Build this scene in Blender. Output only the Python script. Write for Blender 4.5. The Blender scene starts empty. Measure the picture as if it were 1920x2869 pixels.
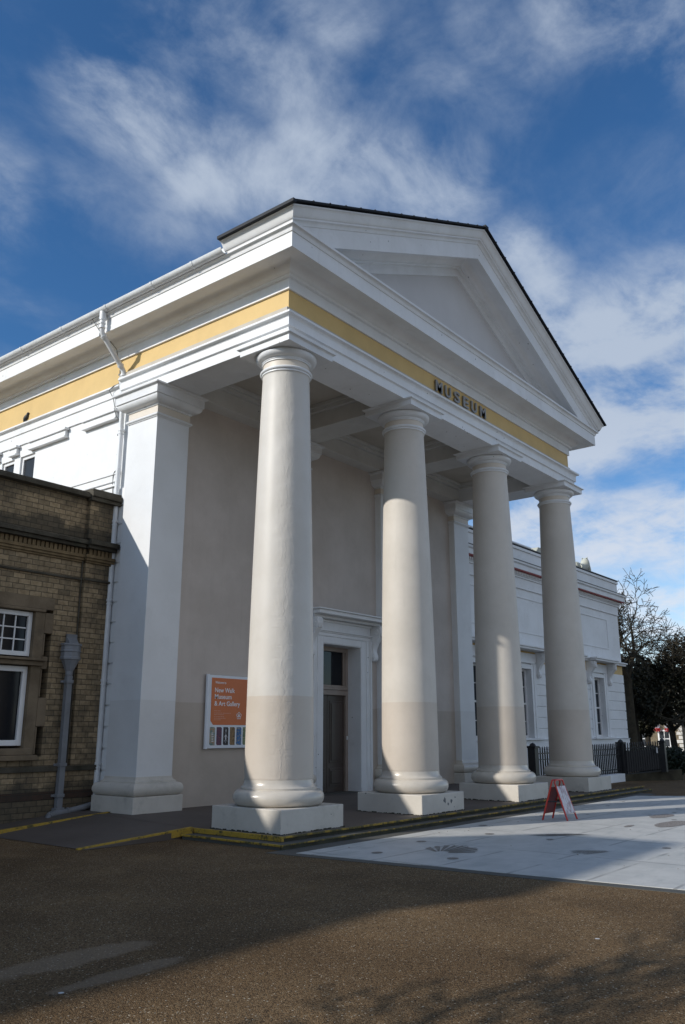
import bpy, bmesh, math, random
from mathutils import Vector, Matrix
random.seed(7)
R = math.radians
S = 1.4                      # one drawing unit = 1.4 m (a column plinth is one unit wide)
scene = bpy.context.scene
C = scene.collection

# ------------------------------------------------------------------ camera
cam_d = bpy.data.cameras.new("camera"); cam = bpy.data.objects.new("camera", cam_d); C.objects.link(cam)
CAM = Vector((-7.0202, -6.45862, 0.9966)); YAW, PIT = 0.8996, 0.2565
fwd = Vector((math.sin(YAW)*math.cos(PIT), math.cos(YAW)*math.cos(PIT), math.sin(PIT)))
cam.location = CAM*S
cam.rotation_euler = fwd.to_track_quat('-Z', 'Y').to_euler()
cam_d.sensor_fit = 'VERTICAL'; cam_d.sensor_height = 36.0; cam_d.sensor_width = 24.0
cam_d.lens = 36.0*2342.48/2869.0
cam_d.clip_start = 0.1; cam_d.clip_end = 3000
scene.camera = cam
scene.render.resolution_x = 685; scene.render.resolution_y = 1024
scene.view_settings.view_transform = 'Standard'; scene.view_settings.look = 'None'
scene.view_settings.exposure = 0.0; scene.view_settings.gamma = 1.0

# ------------------------------------------------------------------ sun and sky
SUNV = Vector((2.0, -0.88, -1.10)).normalized()       # direction the light travels
sd = bpy.data.lights.new("sun", 'SUN'); sd.energy = 3.75; sd.angle = R(0.6); sd.color = (1.0, 0.95, 0.87)
sun = bpy.data.objects.new("sun", sd); C.objects.link(sun)
sun.rotation_euler = SUNV.to_track_quat('-Z', 'Y').to_euler(); sun.location = (-20, 10, 20)
ELEV = math.asin(-SUNV.z); AZ = math.atan2(-SUNV.x, -SUNV.y)

world = bpy.data.worlds.new("World"); scene.world = world; world.use_nodes = True
nt = world.node_tree; nt.nodes.clear()
class G:
    """small helper for building node graphs"""
    def __init__(s, tree): s.t = tree
    def n(s, typ, **kw):
        o = s.t.nodes.new(typ)
        for k, v in kw.items(): setattr(o, k, v)
        return o
    def put(s, sock, v):
        if isinstance(v, bpy.types.NodeSocket): s.t.links.new(v, sock)
        else: sock.default_value = v
    def math(s, op, a, b=0.0, c=0.0, clamp=False):
        o = s.n('ShaderNodeMath', operation=op); o.use_clamp = clamp
        s.put(o.inputs[0], a); s.put(o.inputs[1], b)
        if len(o.inputs) > 2: s.put(o.inputs[2], c)
        return o.outputs[0]
    def vmath(s, op, a, b=(0, 0, 0), out=0):
        o = s.n('ShaderNodeVectorMath', operation=op); s.put(o.inputs[0], a); s.put(o.inputs[1], b)
        return o.outputs[out]
    def mix(s, f, a, b, mode='MIX'):
        o = s.n('ShaderNodeMix', data_type='RGBA', blend_type=mode)
        s.put(o.inputs[0], f); s.put(o.inputs[6], col4(a)); s.put(o.inputs[7], col4(b))
        return o.outputs[2]
    def noise(s, vec, scale, detail=4, rough=0.55, dist=0.0):
        o = s.n('ShaderNodeTexNoise'); s.put(o.inputs['Vector'], vec)
        s.put(o.inputs['Scale'], scale); s.put(o.inputs['Detail'], detail)
        s.put(o.inputs['Roughness'], rough); s.put(o.inputs['Distortion'], dist)
        return o.outputs[0]
    def step(s, v, lo, hi):
        o = s.n('ShaderNodeMapRange'); o.interpolation_type = 'SMOOTHSTEP'
        s.put(o.inputs[0], v); s.put(o.inputs[1], lo); s.put(o.inputs[2], hi)
        return o.outputs[0]
    def mapping(s, v, loc=(0, 0, 0), rot=(0, 0, 0), sc=(1, 1, 1)):
        o = s.n('ShaderNodeMapping'); s.put(o.inputs[0], v)
        s.put(o.inputs[1], loc); s.put(o.inputs[2], rot); s.put(o.inputs[3], sc)
        return o.outputs[0]
def col4(c):
    if isinstance(c, bpy.types.NodeSocket): return c
    return (c[0], c[1], c[2], 1.0)

g = G(nt)
sky = g.n('ShaderNodeTexSky', sky_type='NISHITA'); sky.sun_disc = False
sky.sun_elevation = ELEV; sky.sun_rotation = AZ % (2*math.pi)
sky.altitude = 50; sky.air_density = 1.0; sky.dust_density = 0.6; sky.ozone_density = 2.0
tc = g.n('ShaderNodeTexCoord'); d = g.vmath('NORMALIZE', tc.outputs['Generated'])
sep = g.n('ShaderNodeSeparateXYZ'); g.put(sep.inputs[0], d)
# project the direction on a high cloud sheet so that clouds flatten towards the horizon
zz = g.math('MAXIMUM', g.math('ADD', sep.outputs[2], 0.25), 0.05)
cmb = g.n('ShaderNodeCombineXYZ')
g.put(cmb.inputs[0], g.math('DIVIDE', sep.outputs[0], zz)); g.put(cmb.inputs[1], g.math('DIVIDE', sep.outputs[1], zz))
sheet = cmb.outputs[0]
warp = g.n('ShaderNodeTexNoise'); g.put(warp.inputs['Vector'], sheet); warp.inputs['Scale'].default_value = 1.6; warp.inputs['Detail'].default_value = 3
wv = g.vmath('ADD', sheet, g.vmath('SCALE', g.vmath('SUBTRACT', warp.outputs[1], (0.5, 0.5, 0.5)), (0, 0, 0)))
sc_node = wv.node.inputs[1].links[0].from_node; sc_node.inputs['Scale'].default_value = 0.35
n1 = g.noise(wv, 5.5, 9, 0.62)
n2 = g.noise(g.mapping(sheet, loc=(3, 1, 0), rot=(0, 0, 0.6), sc=(1.0, 1.7, 1)), 2.6, 8, 0.6)
FORE = fwd.copy(); RIGHT = FORE.cross(Vector((0, 0, 1))).normalized(); UP = RIGHT.cross(FORE)
def skydir(u, v):            # direction of a point of the photograph (1920 x 2869)
    return (FORE + RIGHT*((u-960)/2342.48) - UP*((v-1434.5)/2342.48)).normalized()
# broad cloud banks: (point, point, half width, strength)
banks = [((450, 250), (1050, 280), 0.17, 0.32), ((290, 230), (440, 330), 0.058, 0.95), ((400, 330), (640, 430), 0.060, 0.66), ((560, 470), (900, 520), 0.060, 0.75),
         ((880, 440), (1230, 500), 0.070, 0.80), ((540, 60), (860, 230), 0.075, 0.62), ((800, 30), (960, 90), 0.060, 0.55), ((1220, 190), (1420, 330), 0.050, 0.38),
         ((1330, 90), (1500, 170), 0.045, 0.45), ((1600, 20), (1950, 130), 0.055, 0.72), ((1230, 640), (1420, 720), 0.035, 0.40), ((1440, 720), (1560, 900), 0.045, 0.80),
         ((1640, 980), (1990, 870), 0.070, 1.15), ((1640, 1180), (1960, 1120), 0.075, 1.15),
         ((1500, 1490), (1960, 1450), 0.055, 1.05), ((1600, 1680), (1960, 1700), 0.05, 0.85), ((0, 480), (40, 600), 0.045, 0.50),
         ((0, 660), (230, 560), 0.05, 0.28), ((460, 640), (640, 620), 0.05, 0.30),
         ((2700, 1500), (3600, 1200), 0.35, 1.0), ((-1200, 900), (-2600, 1200), 0.30, 0.7)]
tot = None
for (pa, pb, w, st) in banks:
    a = skydir(*pa); b = skydir(*pb); ab = b-a; L2 = ab.dot(ab)
    t = g.math('DIVIDE', g.vmath('DOT_PRODUCT', g.vmath('SUBTRACT', d, a), tuple(ab), out=1), L2, clamp=True)
    near = g.n('ShaderNodeVectorMath', operation='SCALE'); near.inputs[0].default_value = ab; g.put(near.inputs['Scale'], t)
    dist = g.vmath('DISTANCE', g.vmath('SUBTRACT', d, a), near.outputs[0], out=1)
    e = g.math('DIVIDE', dist, w)
    bl = g.math('MULTIPLY', g.math('EXPONENT', g.math('MULTIPLY', g.math('MULTIPLY', e, e), -1.0)), st)
    tot = bl if tot is None else g.math('MAXIMUM', tot, bl)
nn = g.math('ADD', g.math('MULTIPLY', n1, 0.58), g.math('MULTIPLY', n2, 0.42))
# unseen bright cloud bank added behind the camera to lift the shaded faces
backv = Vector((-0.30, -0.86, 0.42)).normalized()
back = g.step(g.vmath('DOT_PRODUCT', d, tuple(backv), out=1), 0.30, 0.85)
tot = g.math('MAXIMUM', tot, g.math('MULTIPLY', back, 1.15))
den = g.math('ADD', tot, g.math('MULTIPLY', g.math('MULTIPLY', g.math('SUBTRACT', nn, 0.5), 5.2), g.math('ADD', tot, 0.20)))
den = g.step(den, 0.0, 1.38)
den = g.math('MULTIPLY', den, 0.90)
up = g.step(sep.outputs[2], 0.0, 0.42)
# no flattening of the lower sky: haze towards the horizon raises the cloud cover a little
skycol = g.mix(1.0, sky.outputs[0], g.mix(up, (0.98, 1.06, 1.16), (0.34, 0.64, 0.90)), 'MULTIPLY')
cloudcol = g.mix(up, (5.9, 6.15, 6.7), (3.5, 4.05, 4.9))
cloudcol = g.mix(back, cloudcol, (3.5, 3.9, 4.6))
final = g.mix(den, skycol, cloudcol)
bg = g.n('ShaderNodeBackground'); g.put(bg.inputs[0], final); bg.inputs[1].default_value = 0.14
wo = g.n('ShaderNodeOutputWorld'); g.t.links.new(bg.outputs[0], wo.inputs[0])

# ------------------------------------------------------------------ materials
def newmat(name):
    m = bpy.data.materials.new(name); m.use_nodes = True; t = m.node_tree; t.nodes.clear()
    gg = G(t); out = gg.n('ShaderNodeOutputMaterial'); bs = gg.n('ShaderNodeBsdfPrincipled')
    t.links.new(bs.outputs[0], out.inputs[0])
    geo = gg.n('ShaderNodeNewGeometry')
    return m, gg, bs, geo.outputs['Position']
def bump(gg, bs, h, strength=0.3, dist=0.01):
    b = gg.n('ShaderNodeBump'); b.inputs['Strength'].default_value = strength; b.inputs['Distance'].default_value = dist
    gg.put(b.inputs['Height'], h); gg.put(bs.inputs['Normal'], b.outputs[0])
def mat(name, col, rough=0.6, var=0.10, vs=1.5, bs_=0.15, bscale=25, dirt=0.0, metal=0.0, spec=0.5, streak=0.0, specks=0.0, low=None, dirtcol=(0.06, 0.055, 0.045), bdist=0.01):
    """painted or weathered surface; low = (height in units, colour) of a different paint below that height"""
    m, gg, b, P = newmat(name)
    c = gg.mix(0.0, col, col)
    if low:
        sz = gg.n('ShaderNodeSeparateXYZ'); gg.put(sz.inputs[0], P)
        zn = gg.math('ADD', sz.outputs[2], gg.math('MULTIPLY', gg.math('SUBTRACT', gg.noise(P, 5, 2), 0.5), 0.012))
        f = gg.math('LESS_THAN', zn, low[0]*S)
        c = gg.mix(f, col, low[1])
    n = gg.noise(P, vs, 6, 0.6)
    c = gg.mix(gg.step(n, 0.3, 0.72), c, gg.mix(1.0, c, (1-var*2, 1-var*2.1, 1-var*2.3), 'MULTIPLY'))
    if streak:
        s1 = gg.noise(gg.mapping(P, sc=(9, 9, 0.7)), 1.0, 5, 0.6)
        c = gg.mix(gg.math('MULTIPLY', gg.step(s1, 0.55, 0.8), streak), c, dirtcol)
    if dirt:
        d1 = gg.noise(gg.mapping(P, loc=(7, 3, 1)), 2.3, 8, 0.7)
        c = gg.mix(gg.math('MULTIPLY', gg.step(d1, 0.52, 0.75), dirt), c, dirtcol)
    if specks:
        v = gg.n('ShaderNodeTexVoronoi'); gg.put(v.inputs['Vector'], P); v.inputs['Scale'].default_value = 5.0
        msk = gg.math('MULTIPLY', gg.math('LESS_THAN', v.outputs['Distance'], 0.07), gg.step(gg.noise(P, 1.1, 2), 0.5, 0.6))
        c = gg.mix(gg.math('MULTIPLY', msk, specks), c, (0.05, 0.045, 0.04))
    gg.put(b.inputs['Base Color'], c); b.inputs['Roughness'].default_value = rough
    b.inputs['Metallic'].default_value = metal; b.inputs['Specular IOR Level'].default_value = spec
    if bs_:
        h = gg.math('ADD', gg.noise(P, bscale, 4, 0.6), gg.math('MULTIPLY', gg.noise(P, bscale*0.16, 3), 1.6))
        bump(gg, b, h, bs_, bdist)
    return m
M = {}
M['white'] = mat('white_paint', (0.80, 0.81, 0.82), 0.55, 0.05, 1.2, 0.18, 14, dirt=0.16, streak=0.09, specks=0.9, dirtcol=(0.30, 0.28, 0.24))
M['whitegloss'] = mat('white_gloss_paint', (0.80, 0.81, 0.82), 0.28, 0.04, 1.2, 0.10, 30, dirt=0.05)
M['capital'] = mat('capital_paint', (0.76, 0.77, 0.78), 0.45, 0.05, 2, 0.2, 22, dirt=0.08, specks=0.6)
M['neck'] = mat('cream_neck_paint', (0.70, 0.63, 0.54), 0.5, 0.04, 2, 0.2, 22)
M['stucco'] = mat('stone_coloured_paint', (0.62, 0.575, 0.515), 0.6, 0.06, 0.9, 0.3, 9, streak=0.10, dirt=0.10, low=(1.366, (0.57, 0.505, 0.435)), dirtcol=(0.30, 0.27, 0.23))
M['pierpaint'] = mat('white_pier_paint', (0.76, 0.77, 0.78), 0.55, 0.04, 1.0, 0.25, 9, dirt=0.06, low=(1.375, (0.70, 0.70, 0.70)))
M['base'] = mat('glossy_base_paint', (0.60, 0.55, 0.48), 0.27, 0.06, 2, 0.35, 7, dirt=0.10)
M['plinth'] = mat('plinth_paint', (0.60, 0.56, 0.50), 0.5, 0.07, 1.6, 0.35, 12, dirt=0.30, specks=0.8, dirtcol=(0.10, 0.11, 0.09))
M['wallbeige'] = mat('taupe_wall_paint', (0.59, 0.525, 0.475), 0.7, 0.08, 0.9, 0.3, 10, streak=0.10, dirt=0.08, low=(1.366, (0.51, 0.44, 0.375)), dirtcol=(0.22, 0.19, 0.16))
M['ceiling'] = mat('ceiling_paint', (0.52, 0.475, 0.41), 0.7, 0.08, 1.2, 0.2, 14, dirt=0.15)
M['beam'] = mat('beam_paint', (0.66, 0.65, 0.62), 0.6, 0.06, 1.2, 0.2, 14, dirt=0.12, specks=0.9)
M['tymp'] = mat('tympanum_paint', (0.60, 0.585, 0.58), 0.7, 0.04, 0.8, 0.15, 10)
M['yellow'] = mat('yellow_ochre_frieze_paint', (0.68, 0.475, 0.19), 0.65, 0.06, 1.2, 0.25, 10, streak=0.08, dirt=0.06, dirtcol=(0.4, 0.28, 0.12))
M['slate'] = mat('dark_roof_slate', (0.018, 0.021, 0.028), 0.6, 0.2, 3, 0.4, 20, spec=0.25)
M['leadgrey'] = mat('lead_flashing', (0.16, 0.165, 0.17), 0.6, 0.15, 3, 0.3, 15, dirt=0.3)
M['letters'] = mat('grey_letter_metal', (0.30, 0.295, 0.29), 0.5, 0.05, 5, 0.05, 30)
M['pipe'] = mat('white_pipe_paint', (0.74, 0.76, 0.78), 0.35, 0.06, 3, 0.15, 20, dirt=0.15)
M['greypipe'] = mat('grey_pipe_paint', (0.21, 0.22, 0.24), 0.4, 0.10, 3, 0.2, 20, dirt=0.3)
M['black'] = mat('black_ironwork', (0.016, 0.016, 0.018), 0.4, 0.1, 3, 0.1, 20)
M['door'] = mat('brown_door_paint', (0.075, 0.055, 0.045), 0.35, 0.1, 3, 0.1, 20)
M['doorframe'] = mat('taupe_door_frame', (0.32, 0.26, 0.22), 0.4, 0.06, 3, 0.1, 20)
M['frame'] = mat('window_frame_paint', (0.78, 0.78, 0.78), 0.35, 0.04, 3, 0.1, 20)
M['stone'] = mat('brown_sandstone', (0.21, 0.16, 0.105), 0.9, 0.2, 2.2, 0.6, 22, dirt=0.5, dirtcol=(0.035, 0.032, 0.026))
M['darkstone'] = mat('sooty_coping_stone', (0.085, 0.075, 0.056), 0.9, 0.3, 2.5, 0.8, 20, dirt=0.5, dirtcol=(0.02, 0.028, 0.012))
M['greenstone'] = mat('weathered_pale_stone', (0.55, 0.56, 0.48), 0.85, 0.12, 4, 0.6, 16, dirt=0.45, dirtcol=(0.16, 0.17, 0.13))
M['step'] = mat('grey_paving', (0.085, 0.083, 0.074), 0.75, 0.15, 1.3, 0.5, 30, dirt=0.35, dirtcol=(0.035, 0.045, 0.018))
M['floor'] = mat('porch_floor', (0.105, 0.085, 0.072), 0.7, 0.12, 0.9, 0.3, 40, dirt=0.25, dirtcol=(0.05, 0.045, 0.035))
M['red'] = mat('red_painted_metal', (0.50, 0.035, 0.022), 0.35, 0.06, 3, 0.05, 30)
M['redsoffit'] = mat('red_soffit_paint', (0.30, 0.03, 0.025), 0.6, 0.06, 3, 0.05, 30)
M['darkred'] = mat('dark_red_panel', (0.20, 0.02, 0.016), 0.45, 0.06, 3, 0.05, 30)
M['orange'] = mat('orange_sign_face', (0.62, 0.165, 0.045), 0.4, 0.02, 3, 0.0, 30)
M['signwhite'] = mat('sign_frame_white', (0.74, 0.78, 0.84), 0.3, 0.02, 3, 0.0, 30)
M['print'] = mat('sign_print', (0.85, 0.85, 0.87), 0.5, 0.0, 3, 0.0, 30)
M['faint'] = mat('sign_small_print', (0.66, 0.36, 0.27), 0.5, 0.0, 3, 0.0, 30)
M['bark'] = mat('bark', (0.055, 0.045, 0.027), 0.9, 0.25, 5, 0.6, 30, dirt=0.4, dirtcol=(0.05, 0.06, 0.02))
M['barkdark'] = mat('dark_bark', (0.040, 0.034, 0.024), 0.95, 0.25, 5, 0.6, 30)
M['bird'] = mat('pigeon_feathers', (0.05, 0.055, 0.06), 0.6, 0.2, 30, 0.2, 60)
M['terrazzo'] = mat('mosaic_dark_tesserae', (0.25, 0.235, 0.22), 0.6, 0.3, 30, 0.3, 60, dirt=0.5, dirtcol=(0.33, 0.33, 0.32))
M['inlaypale'] = mat('mosaic_pale_tesserae', (0.30, 0.27, 0.25), 0.6, 0.3, 30, 0.3, 60)
M['quoin'] = mat('quoin_stone', (0.62, 0.60, 0.56), 0.8, 0.1, 3, 0.3, 10)
M['farwhite'] = mat('pale_far_render', (0.5, 0.5, 0.5), 0.8, 0.15, 3, 0.2, 10)
M['mossy'] = mat('mossy_riser', (0.05, 0.047, 0.026), 0.85, 0.3, 4, 0.6, 30, dirt=0.6, dirtcol=(0.018, 0.026, 0.010))
M['lowwall'] = mat('mossy_low_wall', (0.065, 0.055, 0.032), 0.9, 0.3, 3, 0.6, 20, dirt=0.4, dirtcol=(0.02, 0.03, 0.012))

def glass(name, col, rough=0.06):
    m, gg, b, P = newmat(name)
    b.inputs['Base Color'].default_value = (*col, 1); b.inputs['Roughness'].default_value = rough
    b.inputs['Specular IOR Level'].default_value = 0.22
    bump(gg, b, gg.noise(P, 1.8, 2), 0.05, 0.02)
    return m
M['glass'] = glass('dark_window_glass', (0.012, 0.014, 0.018))
M['glassgrey'] = glass('grey_window_glass', (0.035, 0.040, 0.047), 0.3)
M['glassgrey'].node_tree.nodes['Principled BSDF'].inputs['Specular IOR Level'].default_value = 0.08

# column one: like the other columns, with blistered and cracked paint
def cracked():
    m, gg, b, P = newmat('cracked_column_paint')
    sz = gg.n('ShaderNodeSeparateXYZ'); gg.put(sz.inputs[0], P)
    zn = gg.math('ADD', sz.outputs[2], gg.math('MULTIPLY', gg.math('SUBTRACT', gg.noise(P, 5, 2), 0.5), 0.015))
    c = gg.mix(gg.math('LESS_THAN', zn, 1.366*S), (0.62, 0.585, 0.535), (0.57, 0.505, 0.435))
    n = gg.noise(P, 1.2, 6, 0.6); c = gg.mix(gg.step(n, 0.35, 0.7), c, gg.mix(1.0, c, (0.92, 0.91, 0.89), 'MULTIPLY'))
    # a wandering vertical crack on the side that faces the forecourt, position by angle round the shaft
    ang = gg.math('ARCTAN2', sz.outputs[1], sz.outputs[0])
    zvec = gg.n('ShaderNodeCombineXYZ'); zvec.inputs[0].default_value = 0.37; zvec.inputs[1].default_value = 0.61; gg.put(zvec.inputs[2], gg.math('MULTIPLY', sz.outputs[2], 2.3))
    wob = gg.math('MULTIPLY', gg.math('SUBTRACT', gg.noise(zvec.outputs[0], 1.0, 6, 0.7), 0.5), 0.9)
    a0 = gg.math('ADD', R(-142+9), wob)
    dd = gg.math('ABSOLUTE', gg.math('SUBTRACT', ang, a0))
    line = gg.math('SUBTRACT', 1.0, gg.step(dd, 0.0, 0.022))
    line = gg.math('MULTIPLY', line, gg.step(gg.noise(zvec.outputs[0], 1.7, 3), 0.42, 0.55))
    band = gg.math('SUBTRACT', 1.0, gg.step(dd, 0.05, 0.42))
    lump = gg.math('MULTIPLY', gg.noise(gg.mapping(P, sc=(1, 1, 0.45)), 9, 4, 0.6, 0.8), band)
    h = gg.math('ADD', gg.math('MULTIPLY', lump, 1.1), gg.math('MULTIPLY', line, 0.22))
    h = gg.math('ADD', h, gg.math('MULTIPLY', gg.noise(P, 3.0, 3), 0.35))
    c = gg.mix(gg.math('MULTIPLY', line, 0.18), c, (0.30, 0.28, 0.26))
    gg.put(b.inputs['Base Color'], c); b.inputs['Roughness'].default_value = 0.5
    bump(gg, b, h, 0.36, 0.025)
    return m
M['cracked'] = cracked()

def brickmat(name, c1, c2, mortar, stain=0.6, axis='XZ', bw=0.225, bh=0.092, staincol=(0.035, 0.032, 0.024)):
    m, gg, b, P = newmat(name)
    sp = gg.n('ShaderNodeSeparateXYZ'); gg.put(sp.inputs[0], P); cb = gg.n('ShaderNodeCombineXYZ')
    gg.put(cb.inputs[0], sp.outputs[0 if axis == 'XZ' else 1]); gg.put(cb.inputs[1], sp.outputs[2])
    v = gg.vmath('ADD', cb.outputs[0], (0, 0, 0))
    br = gg.n('ShaderNodeTexBrick'); gg.put(br.inputs['Vector'], v)
    br.inputs['Scale'].default_value = 1.0; br.inputs['Brick Width'].default_value = bw; br.inputs['Row Height'].default_value = bh
    br.inputs['Mortar Size'].default_value = 0.006; br.inputs['Mortar Smooth'].default_value = 0.3; br.inputs['Bias'].default_value = -0.1
    br.inputs['Color1'].default_value = col4(c1); br.inputs['Color2'].default_value = col4(c2); br.inputs['Mortar'].default_value = col4(mortar)
    c = gg.mix(gg.step(gg.noise(P, 14, 3), 0.35, 0.7), br.outputs[0], gg.mix(1.0, br.outputs[0], (0.72, 0.70, 0.66), 'MULTIPLY'))
    st = gg.step(gg.noise(gg.mapping(P, sc=(1, 1, 0.7)), 1.1, 7, 0.68), 0.44, 0.64)
    c = gg.mix(gg.math('MULTIPLY', st, stain), c, staincol)
    # damp, sooty bands under the ledges and at the foot, with ragged edges
    sz = gg.math('ADD', sp.outputs[2], gg.math('MULTIPLY', gg.math('SUBTRACT', gg.noise(P, 2.5, 5, 0.7), 0.5), 0.7))
    for (z0, z1, k) in ((3.42, 3.62, 0.75), (3.95, 4.2, 0.5), (-0.2, 0.35, 0.7)):
        up_ = gg.step(sz, z0*S-0.12, z0*S+0.05); dn = gg.math('SUBTRACT', 1.0, gg.step(sz, z1*S-0.05, z1*S+0.14))
        c = gg.mix(gg.math('MULTIPLY', gg.math('MULTIPLY', up_, dn), k), c, staincol)
    gg.put(b.inputs['Base Color'], c); b.inputs['Roughness'].default_value = 0.9
    h = gg.math('ADD', gg.math('MULTIPLY', br.outputs['Fac'], -1.0), gg.math('MULTIPLY', gg.noise(P, 40, 4), 0.4))
    bump(gg, b, h, 0.8, 0.012)
    return m
M['brick'] = brickmat('buff_brick', (0.385, 0.29, 0.175), (0.215, 0.163, 0.10), (0.10, 0.082, 0.056), 0.62)
M['redbrick'] = brickmat('red_brick_course', (0.13, 0.045, 0.025), (0.09, 0.035, 0.022), (0.06, 0.05, 0.04), 0.5)
M['farbrick'] = brickmat('far_brick', (0.24, 0.19, 0.12), (0.16, 0.13, 0.085), (0.2, 0.18, 0.15), 0.3, axis='YZ', bw=0.25, bh=0.09, staincol=(0.09, 0.075, 0.05))

def gravel():
    m, gg, b, P = newmat('brown_gravel_asphalt')
    v = gg.n('ShaderNodeTexVoronoi'); gg.put(v.inputs['Vector'], P); v.inputs['Scale'].default_value = 120
    vs = gg.n('ShaderNodeSeparateColor'); gg.put(vs.inputs[0], v.outputs['Color'])
    c = gg.mix(gg.step(vs.outputs[0], 0.0, 1.0), (0.112, 0.070, 0.034), (0.200, 0.130, 0.067))
    c = gg.mix(gg.math('GREATER_THAN', vs.outputs[1], 0.92), c, (0.27, 0.20, 0.12))
    c = gg.mix(gg.math('GREATER_THAN', vs.outputs[2], 0.988), c, (0.50, 0.44, 0.34))
    c = gg.mix(gg.math('LESS_THAN', vs.outputs[1], 0.12), c, (0.045, 0.030, 0.018))
    c = gg.mix(gg.step(gg.noise(P, 0.55, 5, 0.6), 0.35, 0.7), c, gg.mix(1.0, c, (0.70, 0.68, 0.66), 'MULTIPLY'))
    c = gg.mix(gg.step(gg.noise(gg.mapping(P, loc=(3, 9, 0)), 1.6, 5, 0.6), 0.45, 0.75), c, gg.mix(1.0, c, (1.22, 1.20, 1.16), 'MULTIPLY'))
    # two pale repair patches near the camera
    for (x, y, rot, lx, ly) in ((-4.28, -2.60, 0.20, 0.55, 0.14), (-4.28, -3.01, 0.12, 0.40, 0.085)):
        q = gg.mapping(gg.vmath('SUBTRACT', P, (x*S, y*S, 0)), rot=(0, 0, -rot), sc=(1/(lx*S), 1/(ly*S), 0))
        L = gg.vmath('LENGTH', q, out=1)
        L = gg.math('ADD', L, gg.math('MULTIPLY', gg.math('SUBTRACT', gg.noise(P, 3.5, 5, 0.7), 0.5), 1.1))
        c = gg.mix(gg.math('MULTIPLY', gg.math('SUBTRACT', 1.0, gg.step(L, 0.74, 1.08)), 0.42), c, (0.31, 0.235, 0.165))
    # scattered droppings
    w = gg.n('ShaderNodeTexVoronoi'); gg.put(w.inputs['Vector'], P); w.inputs['Scale'].default_value = 1.1
    c = gg.mix(gg.math('LESS_THAN', w.outputs['Distance'], 0.022), c, (0.6, 0.6, 0.58))
    gg.put(b.inputs['Base Color'], c); b.inputs['Roughness'].default_value = 0.9; b.inputs['Specular IOR Level'].default_value = 0.15
    h = gg.math('ADD', gg.math('MULTIPLY', v.outputs['Distance'], -1.0), gg.math('MULTIPLY', gg.noise(P, 2.0, 4), 0.8))
    bump(gg, b, h, 0.6, 0.010)
    return m
M['gravel'] = gravel()

def plazamat():
    m, gg, b, P = newmat('pale_terrazzo_paving')
    sp = gg.n('ShaderNodeSeparateXYZ'); gg.put(sp.inputs[0], P)
    c = gg.mix(gg.step(gg.noise(P, 2.2, 7, 0.65), 0.35, 0.7), (0.52, 0.515, 0.49), (0.43, 0.43, 0.41))
    c = gg.mix(gg.math('MULTIPLY', gg.step(gg.noise(gg.mapping(P, sc=(0.5, 1.4, 1)), 3.1, 6, 0.7), 0.52, 0.7), 0.45), c, (0.28, 0.31, 0.30))
    jn = gg.math('MULTIPLY', gg.math('SUBTRACT', gg.noise(P, 1.5, 3), 0.5), 0.02)
    for ax, per, off, th in ((1, 0.62, 0.30, 0.016), (0, 1.30, 0.10, 0.018)):
        q = gg.math('FRACT', gg.math('DIVIDE', gg.math('ADD', gg.math('ADD', sp.outputs[ax], jn), (off+100*per)*S), per*S))
        ln = gg.math('LESS_THAN', gg.math('ABSOLUTE', gg.math('SUBTRACT', q, 0.5)), th/per*0.9)
        brk = gg.step(gg.noise(gg.mapping(P, loc=(5*ax, 2, 0)), 1.3, 4), 0.40, 0.60)
        c = gg.mix(gg.math('MULTIPLY', ln, gg.math('MULTIPLY', brk, 0.5)), c, (0.10, 0.095, 0.09))
    gg.put(b.inputs['Base Color'], c); b.inputs['Roughness'].default_value = 0.55
    bump(gg, b, gg.noise(P, 30, 5), 0.3, 0.005)
    return m
M['plaza'] = plazamat()

def kerbmat(name, lo, hi):
    m, gg, b, P = newmat(name)
    n = gg.noise(P, 6, 7, 0.75)
    c = gg.mix(gg.step(n, lo, hi), (0.40, 0.255, 0.03), (0.07, 0.062, 0.022))
    c = gg.mix(gg.step(gg.noise(P, 30, 4), 0.5, 0.8), c, (0.10, 0.085, 0.04))
    gg.put(b.inputs['Base Color'], c); b.inputs['Roughness'].default_value = 0.75
    bump(gg, b, gg.noise(P, 25, 5), 0.5, 0.01)
    return m
M['kerb'] = kerbmat('worn_yellow_kerb_paint', 0.50, 0.62)
M['kerbworn'] = kerbmat('mossy_yellow_kerb_paint', 0.38, 0.56)

def leafmat(name, c1, c2):
    m, gg, b, P = newmat(name)
    c = gg.mix(gg.step(gg.noise(P, 3.0, 4), 0.3, 0.7), c1, c2)
    gg.put(b.inputs['Base Color'], c); b.inputs['Roughness'].default_value = 0.6
    return m
M['leaf'] = leafmat('dark_evergreen_leaves', (0.012, 0.017, 0.008), (0.035, 0.032, 0.016))
M['hedge'] = leafmat('hedge_leaves', (0.008, 0.016, 0.008), (0.016, 0.028, 0.012))
M['flower'] = leafmat('red_flowers', (0.6, 0.03, 0.03), (0.45, 0.02, 0.04))
M['flowerw'] = leafmat('white_flowers', (0.7, 0.7, 0.75), (0.5, 0.5, 0.6))

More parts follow.
